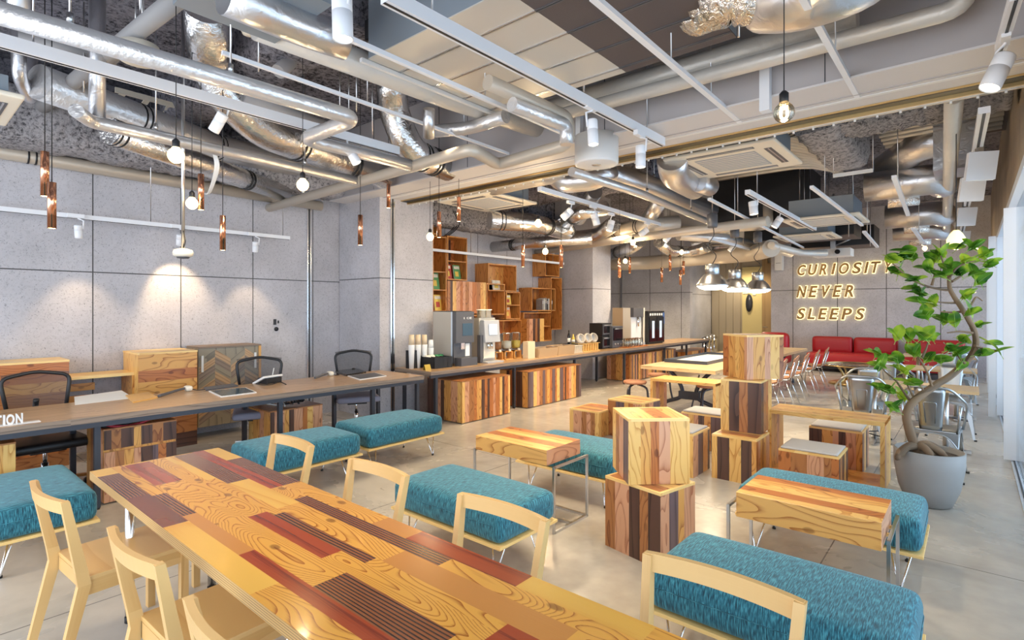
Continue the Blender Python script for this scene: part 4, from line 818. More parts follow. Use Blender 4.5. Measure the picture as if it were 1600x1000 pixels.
def letter3d(ch, p0, ux, uz, w_, h_, depth, mat, off=0, shear=0., grow=0.):
    """glyph scaled to w_ x h_, extruded from the plane p0 + ux, uz towards ux x uz reversed"""
    vs0, _ = glyph(ch, .026); xs = [v.x for v in vs0]; ys_ = [v.y for v in vs0]; x0, x1, y0, y1 = min(xs), max(xs), min(ys_), max(ys_)
    vs, fs = glyph(ch, .026+off); mb = MB(); n = ux.cross(uz).normalized(); sx = w_/(x1-x0); sy = h_/(y1-y0)
    pts = [p0+ux*((v.x-x0)*sx+(v.y-y0)*sy*shear)+uz*((v.y-y0)*sy) for v in vs]; ec = {}
    for f in fs:
        mb.face([pts[i] for i in f], mat).face([pts[i]+n*depth for i in f], mat)
        for i in range(len(f)): e = (f[i], f[(i+1) % len(f)]); k = tuple(sorted(e)); ec[k] = ec.get(k, 0)+1
    for (i, j), c_ in ec.items():
        if c_ == 1: mb.face((pts[i], pts[j], pts[j]+n*depth, pts[i]+n*depth), mat)
    return mb
# ---------------------------------------------------------------- coffee counter
def rr(X, cx, lx, rx, ty, z0):
    """near corner at column cx on the plane X, side back to column lx, front on to column rx, top at row ty"""
    y0 = PX(cx, HY, X).y; y1 = PX(rx, HY, X).y; x0 = PY(lx, HY, y0).x; z1 = PX(cx, ty, X).z; return x0, X, y0, y1, z0, z1
CT = .745
def worktop(label, x0, x1, y0, y1, zt, seed, legs, name, cat):
    t_ = thing(name, label, cat, ((x0+x1)/2, y0, 0)); ox, oy = (x0+x1)/2, y0; rn = random.Random(seed); mb = MB(); x = x0
    nb = 4
    for i in range(nb):
        xa = x0+(x1-x0)*i/nb; xb = x0+(x1-x0)*(i+1)/nb; y = y0
        while y < y1-1e-4:
            yb = min(y1, y+rn.uniform(1.2, 2.4)); yb = y1 if y1-yb < .4 else yb
            mb.obox((xa-ox, y-oy, zt-.05), (xb-xa, 0, 0), (0, yb-y, 0), (0, 0, .05), 'counter'); y = yb
    mb.build('board_top', t_)
    mb = MB(); y = y0
    while y < y1-1e-4:
        yb = min(y1, y+rn.uniform(.9, 1.8)); yb = y1 if y1-yb < .4 else yb
        mb.obox((x1-ox+.001, y-oy, zt-.05), (.004, 0, 0), (0, yb-y, 0), (0, 0, .048), 'counter_edge'); y = yb
    mb.obox((x0-ox, -.004, zt-.05), (x1-x0, 0, 0), (0, .003, 0), (0, 0, .048), 'counter_edge'); mb.build('front_edge', t_)
    MB().box((x1-ox-.03, 0, zt-.09), (x1-ox, y1-y0, zt-.051), 'steel_dark').box((x0-ox, 0, zt-.09), (x0-ox+.03, y1-y0, zt-.051), 'steel_dark').build('steel_rail', t_)
    for y in legs:
        for s in (0, 1):
            X_ = (x1-ox-.05) if s else (x0-ox+.05); lg = MB().box((X_-.022, y-oy-.02, .015), (X_+.022, y-oy+.02, zt-.051), 'steel_dark').build('leg', t_)
            MB().lathe([(.02, 0), (.02, .012), (.01, .02)], 'rubber', (X_, y-oy, 0), 10).build('foot', lg)
    return t_
worktop('long aged-wood coffee counter on dark steel legs along the left wall', -6.27, -5.5, 4.79, 14.8, CT, 5, (4.92, 6.57, 8.29, 10.15, 12.1, 13.4, 14.7), 'coffee_counter', 'counter')
worktop('aged-wood reception desk on dark steel legs in front of the grey wall', -6.15, -5.24, -.6, 4.45, .75, 6, (-.4, 1.13, 2.62, 3.72, 4.38), 'reception_desk', 'desk')
def cabinet(label, x0, x1, y0, y1, h, seed, lid=True, rowz=None, name='striped_cabinet'):
    o = thing(name, label, 'cabinet', ((x0+x1)/2, (y0+y1)/2, 0)); wx, wy = x1-x0, y1-y0; hx, hy = wx/2, wy/2
    m = MB().box((-hx, -hy, .012), (hx-.02, hy, h), 'fir'); strips(m, (-hx, -hy-.001, .012), (wx-.02, 0, 0), (0, 0, h-.012), seed+3, .06, .16); m.build('body', o)
    n = max(1, round(wy/.45)); segs = [(0, h)] if rowz is None else [(0, rowz), (rowz+.01, h)]
    for i in range(n):
        for a, b in segs:
            ya = -hy+wy*i/n+.002; yb = -hy+wy*(i+1)/n-.002; m = MB().box((hx-.019, ya, a+.012), (hx-.0005, yb, b), 'fir'); strips(m, (hx, ya, a+.012), (0, yb-ya, 0), (0, 0, b-a-.012), seed+i*7+int(a*50), .04, .11); m.build('door', o)
    m = MB().box((-hx, -hy-.004, h), (hx+.002, hy, h+.012), 'oiled_brown'); m.build('top_panel', o); return o
cabinet('striped cabinet under the counter below the coffee machines', -6.05, -5.33, 5.206, 6.22, .575, 21)
cabinet('striped cabinet under the counter below the clear dispensers and baskets', -5.95, -5.36, 6.68, 8.22, .575, 43)
a = P(1003, 590); cabinet('striped cabinet under the counter below the black wine fridge', -6.2, -5.62, 10.55, 12.9, .575, 61)
cabinet('low striped cabinet at the far end under the counter', -6.1, -5.6, 13.45, 15.2, .45, 71)
# under and behind the desk
y0, y1 = PX(162, HY, -5.36).y, PX(276, HY, -5.36).y; cabinet('striped cabinet with a drawer row under the reception desk, left of the grey chair', -5.9, -5.36, y0, y1, .60, 81, rowz=.42)
y0, y1 = PX(422, HY, -5.6).y, PX(504, HY, -5.6).y; cabinet('striped cabinet with cables on top under the desk, between the grey chairs', -6.1, -5.6, y0, y1, .50, 91)
cabinet('striped cabinet under the desk at the left picture edge', -5.9, -5.36, -.2, PX(25, HY, -5.36).y, .60, 97)
for k in range(8):
    rn = random.Random(k+50); c = V((-5.75, (y0+y1)/2-.12+rn.uniform(-.15, .15), .535)); cable('tangled cables lying on the striped cabinet under the desk', [c+V((rn.uniform(-.1, .1), rn.uniform(-.12, .12), rn.uniform(0, .08))) for _ in range(6)], .006, ('black', 'white', 'black', 'steel')[k % 4], 'cable', 'cable', 'tangled cables under the desk')
for k in range(4):
    rn = random.Random(k+70); ya = PX(130, HY, -5.4).y+rn.uniform(-.1, .1); cable('red and black cables hanging beneath the desk top', [(-5.42-k*.02, ya, .69), (-5.40-k*.02, ya+.12, .62+.02*k), (-5.42-k*.02, ya+.3, .61), (-5.42-k*.02, ya+.5, .69)], .012, ('red_cable', 'black', 'red_cable', 'black')[k], 'cable', 'cable', 'cables slung under the reception desk')
# wall cabinets behind the desk
def board_box(label, x0, x1, y0, y1, z0, z1, seed, name='wall_cabinet', cat='cabinet', pool=('fir', 'fir_red', 'walnut', 'fir_pink', 'oiled_brown')):
    o = thing(name, label, cat, ((x0+x1)/2, (y0+y1)/2, 0)); hx, hy = (x1-x0)/2, (y1-y0)/2
    MB().box((-hx, -hy, z0), (hx-.02, hy, z1), 'fir_yellow').build('body', o); m = MB().box((hx-.02, -hy, z0), (hx-.001, hy, z1), 'fir'); strips(m, (hx, -hy, z0), (0, 0, z1-z0), (0, 2*hy, 0), seed, .07, .22, list(pool)); m.build('front_panel', o)
    MB().box((-hx-.002, -hy-.004, z1), (hx+.003, hy+.004, z1+.02), 'birch').build('top_panel', o); return o
q = PX(216, 552, -6.93); board_box('wooden cabinet with horizontal boards and knots, behind the desk against the wall', -7.48, -6.93, q.y, PX(308, HY, -6.93).y, .0, q.z-.02, 5)
q = PX(108, 562, -7.0); board_box('wooden cabinet at the left picture edge, behind the black mesh chair', -7.48, -7.0, PX(-90, HY, -7.0).y, q.y, .0, q.z-.02, 12)
q = PX(108, 590, -7.05); r_ = PX(214, 581, -7.05); t_ = thing('wall_shelf_board', 'thin wooden shelf board on side panels between the two wall cabinets', 'shelf', (-7.27, (q.y+r_.y)/2, 0)); hy = (r_.y-q.y)/2
MB().box((-.21, -hy, q.z-.03), (.2, hy, q.z), 'birch').build('board', t_); MB().box((-.21, hy-.04, 0), (.2, hy, q.z-.03), 'fir').build('side_panel', t_)
m = MB()
for k in range(4): m.box((-.19, -hy, .3+k*.13), (-.17, hy*.0, .38+k*.13), 'fir')
m.build('slatted_back', t_)
q = PX(310, 545, -7.1); r_ = PX(408, 541, -7.1); t_ = thing('sideboard', 'grey chevron-patterned sideboard against the wall behind the middle chair', 'cabinet', (-7.29, (q.y+r_.y)/2, 0)); hy = (r_.y-q.y)/2
MB().box((-.2, -hy, .15), (.18, hy, q.z), 'chevron').box((-.2, -hy, q.z), (.2, hy, q.z+.02), 'counter_edge').box((.17, hy-.03, .0), (.195, hy, q.z), 'fir').build('body', t_, bevel=.003)
for s in (-1, 1):
    m = MB(); ya, yb = (-hy+.01, -.004) if s < 0 else (.004, hy-.035); zz0, zz1 = .17, q.z-.02; n = 9; mid = (ya+yb)/2
    for k in range(n):
        for a_, b_ in ((ya, mid), (mid, yb)):
            up = .12 if a_ == ya else -.12; z_ = zz0+(zz1-zz0-.12)*k/n; h_ = (zz1-zz0-.12)/n
            za, zb = (z_, z_+.12) if up > 0 else (z_+.12, z_); m.quad((.181, a_, za), (.181, b_, zb), (.181, b_, zb+h_), (.181, a_, za+h_), ('chevron', 'counter_edge', 'counter')[(k+(a_ == ya)) % 3], 0)
    m.build('door', t_)
    h = MB().box((.185, (hy-.09 if s > 0 else -hy+.03), .82), (.2, (hy-.065 if s > 0 else -hy+.055), 1.02), 'white').build('handle', t_)
t_ = tag(MB().box((-7.46, 1.75, 0), (-7.0, 2.1, .07), 'white').box((-7.3, 1.8, .07), (-7.25, 2.0, .09), 'black').build('flat_box'), 'flat white box lying on the floor under the sideboard', 'box')
t_ = tag(MB().box((WX, 3.62, 1.36), (WX+.008, 3.66, 1.44), 'black').box((WX, 3.68, 1.38), (WX+.008, 3.7, 1.42), 'black').lathe([(.001, .0), (.03, 0), (.03, .01), (.001, .01)], 'black', (WX, 3.66, 1.30), 12, (1, 0, 0)).build('wall_switch'), 'small black switch and socket on the grey wall left of the chrome strip', 'switch')
# task chairs
def task_chair(label, x, y, rz, seat, back='mesh_black'):
    t_ = thing('task_chair', label, 'office chair', (x, y, 0), rz)
    # faces +x
    m = MB(); n = 10; pr = []
    w0, w1, z0, z1 = .19, .245, .60, 1.0
    out = fil([(-.02, -w0, z0), (-.07, -w1, z1-.02), (-.08, 0, z1+.03), (-.07, w1, z1-.02), (-.02, w0, z0)], .07)
    m.tube(out, .016, 'black', 10); m.tube([(-.02, -w0, z0), (-.0, 0, z0-.02), (-.02, w0, z0)], .016, 'black', 8); m.build('back_frame', t_)
    m = MB()
    for i in range(n):
        for j in range(8):
            def pt(a, b):
                u = a/n*2-1; v_ = b/8; w_ = w0+(w1-w0)*v_; return (-.02-.05*v_-.035*(1-u*u)*(-1 if 0 else 1), u*w_*.97, z0+.01+(z1-z0)*v_*(1)+.02*(1-u*u)*v_)
            m.face((pt(i, j), pt(i+1, j), pt(i+1, j+1), pt(i, j+1)), back, None, True)
    m.build('mesh_back', t_)
    MB().tube(bez([(-.07, 0, .78), (-.11, 0, .62), (-.06, 0, .42), (.1, 0, .4)], 6), .022, 'black', 8).build('back_support', t_)
    MB().cushion((-.03, -.27, .40), (.49, .27, .47), .034, seat, .015, 14, 12, 4).build('seat', t_)
    MB().box((.08, -.12, .36), (.32, .12, .405), 'black').tube([(.2, 0, .4), (.2, .24, .4)], .01, 'black', 6).box((.17, .2, .385), (.23, .26, .42), 'black').build('mechanism', t_)
    MB().tube([(.2, 0, .08), (.2, 0, .26)], .028, 'chrome', 12).tube([(.2, 0, .26), (.2, 0, .39)], .016, 'chrome', 12).build('gas_lift', t_)
    for k in range(5):
        a = 2*pi*k/5+.3; e = V((.2+.3*cos(a), .3*sin(a), .085)); l = MB().bar((.2, 0, .11), e, .035, .025, 'chrome').build('base_arm', t_); MB().lathe([(.027, -.02), (.03, -.012), (.03, .012), (.027, .02)], 'black', (e.x, e.y, .031), 14, (-sin(a), cos(a), 0)).tube([(e.x, e.y, .05), (e.x, e.y, .09)], .008, 'black', 6).build('castor', l)
    return t_
task_chair('black mesh office chair with black seat, at the left picture edge', -6.33, .93, radians(4), 'black')
task_chair('mesh office chair with grey seat in the middle, in front of the chevron sideboard', -6.26, 2.86, radians(-24), 'grey_seat')
task_chair('mesh office chair with grey seat nearest the concrete column, black jacket hook on its back', -6.3, 4.14, radians(-26), 'grey_seat')
# things on the desk
DTZ = .75
def lay(x, y, z=DTZ): return P(x, y, z)
def slab(name, label, cat, pts, z, h, mat, top=None, name2='screen'):
    c = sum((V(p) for p in pts), V())/4; mb = MB(); ps = [V((p.x-c.x, p.y-c.y, 0)) for p in pts]; o = thing(name, label, cat, (c.x, c.y, z))
    for i in range(4): j = (i+1) % 4; mb.face((ps[i], ps[j], ps[j]+V((0, 0, h)), ps[i]+V((0, 0, h))), mat)
    mb.face([p+V((0, 0, h)) for p in ps], mat).face(ps, mat); mb.build('body', o)
    if top: mb = MB(); mb.face([p*.93+V((0, 0, h+.001)) for p in ps], top); mb.build(name2, o)
    return o
slab('tablet', 'flat tablet with pale rim on the desk, in front of the middle chair', 'tablet', [lay(345, 621), lay(401, 614), lay(384, 606.5), lay(326, 612)], DTZ, .009, 'white', 'screen')
slab('tablet', 'flat tablet with white rim on the desk, near the column', 'tablet', [lay(562, 594), lay(604, 588), lay(586, 583), lay(543, 588)], DTZ, .009, 'white', 'machine_dark')
slab('laptop', 'closed black laptop on the desk, in front of the chair by the column', 'laptop', [lay(541, 588), lay(572, 583), lay(556, 577.5), lay(524, 582)], DTZ, .022, 'black_gloss')
slab('paper_sheet', 'pale sheet of paper lying on the desk right of the black mesh chair', 'paper', [lay(117, 633), lay(210, 622), lay(190, 610), lay(116, 620)], DTZ, .001, 'paper')
slab('wooden_tray', 'thin wooden board lying on the desk beside the pale sheet', 'board', [lay(208, 630), lay(246, 622), lay(232, 614), lay(196, 619)], DTZ, .012, 'fir_yellow')
slab('keyboard', 'narrow dark keyboard behind the tablet on the desk', 'keyboard', [lay(322, 611), lay(372, 604), lay(364, 601), lay(318, 607)], DTZ, .014, 'machine_dark')
def scanner(label, a, b, c):
    t_ = thing('barcode_scanner', label, 'scanner', b); A, Cc = a-b, c-b
    MB().cushion((-.05, -.035, 0), (.05, .035, .055), .025, 'cream', 0, 8, 8, 4).build('head', t_); MB().tube(bez([(-.03, 0, .03), A*.4+V((0, 0, .03)), A+V((0, 0, .012))], 6), .014, 'machine_dark', 8).build('handle', t_); MB().tube(bez([(.04, 0, .03), Cc*.5+V((0, 0, .008)), Cc+V((0, 0, .01))], 6), .005, 'black', 6).build('cord', t_)
scanner('barcode scanner with pale head on the desk, left of the middle tablet', lay(248, 621), lay(294, 611), lay(320, 610))
scanner('barcode scanner with dark handle on the desk, right of the telephone', lay(492, 592), lay(516, 587), lay(530, 587))
t_ = thing('telephone', 'white and black desk telephone on the reception desk', 'telephone', lay(420, 598), radians(15))
MB().obox((-.1, -.13, .03), (.2, 0, .0), (0, .26, .0), (0, 0, .025), 'white').tf(Matrix.Rotation(radians(-25), 4, 'Y')).build('body', t_, bevel=.006); MB().box((-.06, -.1, .0), (.09, .1, .06), 'black').build('stand', t_)
MB().box((-.08, -.11, .057), (.06, -.03, .062), 'screen').tf(Matrix.Rotation(radians(-25), 4, 'Y')).build('display', t_); MB().tube([(0, .05, .08), (.0, .07, .16)], .005, 'white', 6).build('antenna', t_)
cable('coiled black cord next to the telephone', [lay(400, 600), lay(412, 602), lay(425, 601), lay(437, 597), lay(447, 601)], .008)
# standing letters
t_ = thing('standing_letters', 'white standing letters on the desk at the left picture edge', 'sign letters', lay(18, 664)); X_ = -5.34
for ch, a, b in (('T', -8, 2), ('I', 4, 7.5), ('O', 9, 22), ('N', 24, 35)):
    ya, yb = PX(a, HY, X_).y, PX(b, HY, X_).y; o = letter3d(ch, V((X_, ya, DTZ)), V((0, 1, 0)), V((0, 0, 1)), yb-ya, .075, .025, 'white').build('letter'); o.parent = t_; o.matrix_parent_inverse = Matrix.Translation(-t_.location)
MB().box((-.05, -.16, .0), (.02, .16, .004), 'white').build('base_strip', t_)
# things on the counter
def on(name, label, cat, X, cx, lx, rx, ty, z0=CT):
    x0, x1, y0, y1, z0, z1 = rr(X, cx, lx, rx, ty, z0); o = thing(name, label, cat, (x1, y0, z0)); return o, x1-x0, y1-y0, z1-z0
o, a, b, h = on('coffee_machine', 'tall coffee machine with beige side and dark front, nearest on the counter', 'coffee machine', -5.80, 709, 677, 737, 487)
MB().box((-a, 0, .03), (-.06, b, h), 'machine_grey').box((-a, -.003, h), (0, b, h+.008), 'black').build('body', o); MB().box((-.06, 0, .03), (-.03, b, h), 'light_blue').build('side_trim', o)
MB().box((-.03, .0, h*.42), (.05, b, h), 'machine_dark').build('head', o); MB().box((-.03, b*.0, .03), (0, b, h*.42), 'machine_dark').build('back_plate', o); MB().box((.051, b*.35, h*.55), (.055, b*.9, h*.78), 'screen').build('display', o)
MB().box((0, b*.05, .0), (.14, b*.95, .12), 'machine_dark').build('drip_tray', o); MB().box((0, b*.3, h*.3), (.04, b*.5, h*.42), 'chrome').build('spout', o); MB().box((0, b*.62, .13), (.012, b*.85, h*.4), 'paper').build('price_strip', o)
for q_, ch in enumerate('ICE'):
    lt = letter3d(ch, V((.052, b*(.42+.16*q_), h*.86)), V((0, 1, 0)), V((0, 0, 1)), b*(.03 if ch == 'I' else .12), .03, .002, 'white').build('letter', o)
o, a, b, h = on('coffee_machine', 'second coffee machine with tilted grey screen panel and steel spouts', 'coffee machine', -5.80, 752, 736, 777, 497)
MB().box((-a, 0, .02), (-.05, b, h), 'machine_grey').box((-.05, b*.2, .06), (-.02, b*.9, h*.6), 'cream').build('body', o); MB().obox((-.05, .02, h*.45), (.12, 0, 0), (0, b-.02, 0), (-.03, 0, h*.5), 'grey_box').build('head', o, bevel=.01)
MB().obox((.068, b*.3, h*.62), (.004, 0, 0), (0, b*.5, 0), (-.012, 0, h*.24), 'screen_lit').build('display', o); MB().box((-.05, -.04, .0), (.02, .02, h*.62), 'machine_dark').build('milk_cooler', o)
for s in (.4, .6): MB().tube([(0, b*s, h*.46), (.02, b*s, h*.3)], .022, 'chrome', 10).build('spout', o)
MB().box((-.02, 0, .0), (.14, b, .02), 'grey_box').build('drip_tray', o)
for s in (.15, .5): MB().lathe([(.07, h), (.075, h+.12), (.078, h+.12)], 'glass', (-a*.4, b*s+.04, 0), 16).lathe([(.001, h+.12), (.078, h+.12), (.078, h+.135), (.001, h+.135)], 'cream', (-a*.4, b*s+.04, 0), 16).build('bean_hopper', o)
# cups, bins
o, a, b, h = on('cup_bin', 'tall black bin at the tip of the coffee counter', 'box', -5.98, 642, 634, 654, 548); MB().box((-a, 0, 0), (0, b, h), 'black').build('body', o)
for i, (x, yb, yt, m_) in enumerate(((643, 566, 523, 'kraft'), (653, 563, 523, 'kraft'), (663, 561, 523, 'kraft'), (673, 560, 531, 'paper'))):
    p = PX(x, HY, -6.0); p = V((-6.0, p.y, CT)); zt = PX(x, yt, -6.0).z-CT; lb = ('stack of paper cups with brown rims, first from the counter tip', 'stack of paper cups with brown rims, second from the counter tip', 'stack of paper cups with brown rims, third from the counter tip', 'white stack of paper cups next to the coffee machine')[i]
    o = thing('cup_stack', lb, 'cups', p, 0, 'stacked paper cups'); MB().lathe([(.001, 0), (.032, 0), (.044, zt*.68), (.044, zt*.7), (.001, zt*.7)], 'paper', (0, 0, 0), 18).build('sleeve', o); MB().lathe([(.001, zt*.7), (.042, zt*.7), (.036, zt), (.001, zt)], m_, (0, 0, 0), 18).build('cup_tops', o)
o, a, b, h = on('lid_box', 'low black compartment box with cup lids on the counter tip', 'box', -5.72, 679, 649, 706, 559); m = MB().box((-a, 0, 0), (0, b, .004), 'black')
for k in range(5): m.box((-a, b*k/4-.003 if k else 0, 0), (0, b*k/4+.003, h), 'black')
m.box((-a, 0, 0), (-a+.006, b, h), 'black').box((-.006, 0, 0), (0, b, h), 'black'); m.build('tray', o)
for k in range(4): MB().tube([(-a*.5, b*(k+.5)/4-.04, h*.85), (-a*.5, b*(k+.5)/4+.04, h*.85)], .045, 'cream' if k < 2 else 'green', 12).build('lids', o)
p = lay(667, 578, CT); t_ = tag(MB().obox(p+V((-.03, -.05, 0)), (.03, 0, .075), (0, .1, 0), (.004, 0, .0), 'gold_card').obox(p+V((.03, -.05, 0)), (-.03, 0, .075), (0, .1, 0), (.004, 0, 0), 'gold_card').build('tent_card'), 'small gold tent card at the front of the counter tip', 'card')
for i, (x0, x1) in enumerate(((774, 786), (789, 801), (804, 815))):
    X_ = -5.85; ya, yb = PX(x0, HY, X_).y, PX(x1, HY, X_).y; o = thing('food_dispenser', ('first', 'second', 'third')[i]+' clear dispenser on a wooden base, counted from the coffee machines', 'dispenser', (X_, (ya+yb)/2, CT), 0, 'clear dispensers on wooden bases'); hb = (yb-ya)/2; m = MB()
    m.box((-.11, -hb, 0), (.0, -hb+.015, .14), 'fir').box((-.11, hb-.015, 0), (.0, hb, .14), 'fir').box((-.11, -hb, .125), (0, hb, .14), 'fir').box((-.11, -hb, 0), (.03, hb, .012), 'fir'); m.build('base', o)
    MB().lathe([(hb*.6, .16), (hb*.9, .2), (hb*.9, .42), (hb*.95, .43)], 'glass', (-.055, 0, 0), 18).build('clear_tube', o); MB().lathe([(.001, .18), (hb*.6, .18), (hb*.84, .2), (hb*.84, .3), (.001, .31)], ('fir_red', 'cream', 'bk_yellow')[i], (-.055, 0, 0), 14).build('contents', o); MB().lathe([(hb*.7, .43), (hb*.7, .44), (.001, .44)], 'steel', (-.055, 0, 0), 14).tube([(0, 0, .155), (.03, 0, .155)], .02, 'cream', 8).build('lid_and_knob', o)
def tray_box(label, X, x0, x1, ty, mat='card_brown', name='basket', cat='basket', d=.25):
    ya, yb = PX(x0, HY, X).y, PX(x1, HY, X).y; h = PX(x0, ty, X).z-CT; o = thing(name, label, cat, (X, (ya+yb)/2, CT)); hy = (yb-ya)/2; m = MB()
    m.box((-d, -hy, 0), (0, hy, .006), mat).obox((0, -hy, 0), (.02, 0, h), (0, 2*hy, 0), (-.008, 0, 0), mat).obox((-d, -hy, 0), (-.02, 0, h), (0, 2*hy, 0), (.008, 0, 0), mat).obox((-d, -hy, 0), (d, 0, 0), (0, -.01, h), (0, .008, 0), mat).obox((-d, hy, 0), (d, 0, 0), (0, .01, h), (0, -.008, 0), mat); m.build('box_body', o); return o, hy, h, d
o, a, b, h = on('kraft_box', 'plain kraft paper box on the counter beside the clear dispensers', 'box', -5.68, 825, 817, 836, 534); MB().box((-a, 0, 0), (0, b, h), 'kraft').build('body', o)
for i, (x0, x1, ty) in enumerate(((842, 871, 545), (872, 897, 541))):
    o, hy, h, d = tray_box(('left', 'right')[i]+' brown cardboard box of cutlery on the counter', -5.64, x0, x1, ty); m = MB()
    for k in range(7): m.bar((-d+.03, -hy+.03+k*.02, h*.9), (-.03, hy-.05-k*.01, h*1.1), .012, .006, ('machine_dark', 'card_brown', 'steel')[k % 3])
    m.build('cutlery', o)
tr = V((-5.95, PX(892, HY, -5.95).y, CT)); tag(MB().box(tr+V((-.15, -.2, .14)), tr+V((.12, .22, .155)), 'black').box(tr+V((-.12, -.17, 0)), tr+V((-.1, -.15, .14)), 'black').box(tr+V((.08, .17, 0)), tr+V((.1, .19, .14)), 'black').box(tr+V((-.12, .17, 0)), tr+V((-.1, .19, .14)), 'black').box(tr+V((.08, -.17, 0)), tr+V((.1, -.15, .14)), 'black').build('raised_tray'), 'small black raised tray carrying two bottles', 'tray')
for dx, r, h, mt, lb in ((-.04, .03, .27, 'black_gloss', 'dark wine-coloured bottle with white label on the raised tray'), (.11, .032, .18, 'bk_yellow', 'short yellow bottle on the raised tray')):
    o = thing('bottle', lb, 'bottle', tr+V((-.02, dx, .155))); MB().lathe([(.001, 0), (r, 0), (r, h*.6), (r*.4, h*.78), (r*.38, h), (.001, h)], mt, (0, 0, 0), 16).build('glass_body', o); MB().lathe([(r+.001, h*.12), (r+.001, h*.42)], 'paper', (0, 0, 0), 16).build('paper_label', o)
for i, x in enumerate((906, 917, 926)):
    p = V((-5.76, PX(x, HY, -5.76).y, CT+.255)); o = thing('tilted_bowl', ('left', 'middle', 'right')[i]+' of the tilted pale bowls on a wooden rack on the counter', 'bowl', p); ax = V((1, -.25, .35)).normalized()
    MB().lathe([(.04, -.06), (.085, -.02), (.1, .03), (.085, .06), (.075, .062), (.085, .03), (.07, -.01), (.001, -.02)], 'ceramic', (0, 0, 0), 24, ax).build('shell', o); MB().lathe([(.001, -.012), (.068, -.01)], 'grey_box', (0, 0, 0), 20, ax).build('inside', o)
for i, (x0, x1, ty, mt) in enumerate(((897, 911, 541, 'cream'), (912, 938, 538, 'birch'))):
    X_ = -5.70; ya, yb = PX(x0, HY, X_).y, PX(x1, HY, X_).y; h = PX(x0, ty, X_).z-CT; o = thing('wooden_rack', ('pale slatted rack below the tilted bowls', 'yellowish wooden rack with slanted ends left of the black ovens')[i], 'rack', (X_, ya, CT)); m = MB(); n = 7
    for k in range(n): m.box((-.2, (yb-ya)*k/n, .0), (0, (yb-ya)*k/n+.012, h), mt)
    m.box((-.2, 0, h), (0, yb-ya, h+.008), mt).box((-.2, 0, 0), (0, yb-ya, .008), mt); m.build('slats', o)
for i, (ya_, yb_) in enumerate(((540, 523), (522, 505))):
    x0, x1, y0, y1, z0, z1 = rr(-5.83, 941, 921, 955, 505, CT); hh = (z1-z0)/2; o = thing('toaster_oven', ('lower', 'upper')[i]+' black toaster oven of the two stacked on the counter', 'oven', (x1, y0, CT+i*hh+.001)); a, b = x1-x0, y1-y0
    MB().box((-a, 0, .012), (0, b, hh-.004), 'black').box((-a*.9, .02, 0), (-.03, b-.02, .012), 'rubber').build('body', o); MB().box((.0, b*.06, .03), (.012, b*.94, hh-.03), 'machine_dark').box((.012, b*.12, .06), (.014, b*.88, hh-.07), 'black_gloss').build('door', o); MB().tube([(.03, b*.12, hh-.045), (.03, b*.88, hh-.045)], .007, 'steel', 8).build('handle', o)
o, a, b, h = on('toaster_oven', 'grey toaster oven with knobs, right of the two stacked black ovens', 'oven', -5.75, 957, 953, 973, 510)
MB().box((-.35, 0, .012), (0, b, h), 'machine_dark').box((-.3, .02, 0), (-.03, b-.02, .012), 'rubber').build('body', o); MB().box((0, b*.06, h*.35), (.012, b*.94, h*.92), 'black_gloss').build('door', o); MB().tube([(.03, b*.12, h*.88), (.03, b*.88, h*.88)], .008, 'steel', 8).build('handle', o)
for k in range(3): MB().lathe([(.018, 0), (.018, .02)], 'steel', (0, b*(.25+k*.25), h*.18), 12, (1, 0, 0)).build('knob', o)
o, a, b, h = on('water_machine', 'tall pale drink machine behind the rows of glasses', 'drink machine', -5.85, 990, 957, 1007, 481)
MB().box((-a, 0, .0), (-a*.5, b, h), 'card_brown').box((-a*.5, 0, 0), (-.08, b, h), 'cream').box((-.08, 0, h*.75), (0, b, h), 'machine_dark').box((-.08, b*.0, 0), (-.06, b, h*.75), 'white').box((-.06, 0, 0), (0.02, b, .05), 'grey_box').build('body', o); MB().tube([(-.03, b*.5, h*.75), (-.03, b*.5, h*.5)], .03, 'chrome', 10).build('spout', o); MB().box((-.02, b*.9, 0), (.01, b, h), 'cream').build('price_strip', o)
o, a, b, h = on('wine_fridge', 'black two-door wine fridge with lit windows near the far end of the counter', 'fridge', -5.75, 1013, 1004, 1038, 486)
MB().box((-.5, 0, .02), (0, b, h), 'black').box((-.45, .03, 0), (-.03, b-.03, .02), 'rubber').build('body', o)
for k in range(2): d_ = MB().box((0, b*(.05+k*.46), .06), (.012, b*(.48+k*.46), h*.82), 'black_gloss').build('door', o); MB().box((.012, b*(.2+k*.46), .14), (.015, b*(.34+k*.46), h*.7), 'screen_lit').build('lit_window', d_)
m = MB()
for k in range(6): m.box((.001, b*(.08+k*.14), h*.86), (.006, b*(.16+k*.14), h*.93), 'paper')
m.build('header_labels', o); MB().box((0, b*.9, h*.6), (.008, b, h*.95), 'bk_blue').build('side_label', o)
gt = V((-5.65, PX(990, HY, -5.65).y, CT)); tag(MB().box(gt+V((-.14, -.42, 0)), gt+V((.1, .5, .02)), 'fir_red').build('serving_tray'), 'reddish wooden tray under the rows of glasses', 'tray')
for k in range(12):
    r_, c_ = divmod(k, 6); o = thing('drinking_glass', 'small upturned drinking glass in the rows on the reddish tray', 'glass', gt+V((-.08+.11*r_, -.34+.13*c_, .02)), 0, 'upturned glasses on the reddish tray'); MB().lathe([(.04, 0), (.036, .17), (.001, .172)], 'glass', (0, 0, 0), 14).build('glass_wall', o)
p = P(959, 588); o = thing('gas_cylinder', 'dark green gas cylinder standing under the counter by the far column', 'gas cylinder', p); h = (588-556)/FP*(FP*H/(588-HY)); MB().lathe([(.001, 0), (.085, 0), (.09, .01), (.09, h*.82), (.05, h*.95), (.03, h)], 'teal_card', (0, 0, 0), 22).build('tank', o); MB().lathe([(.03, h), (.03, h+.07)], 'black', (0, 0, 0), 12).build('valve', o)
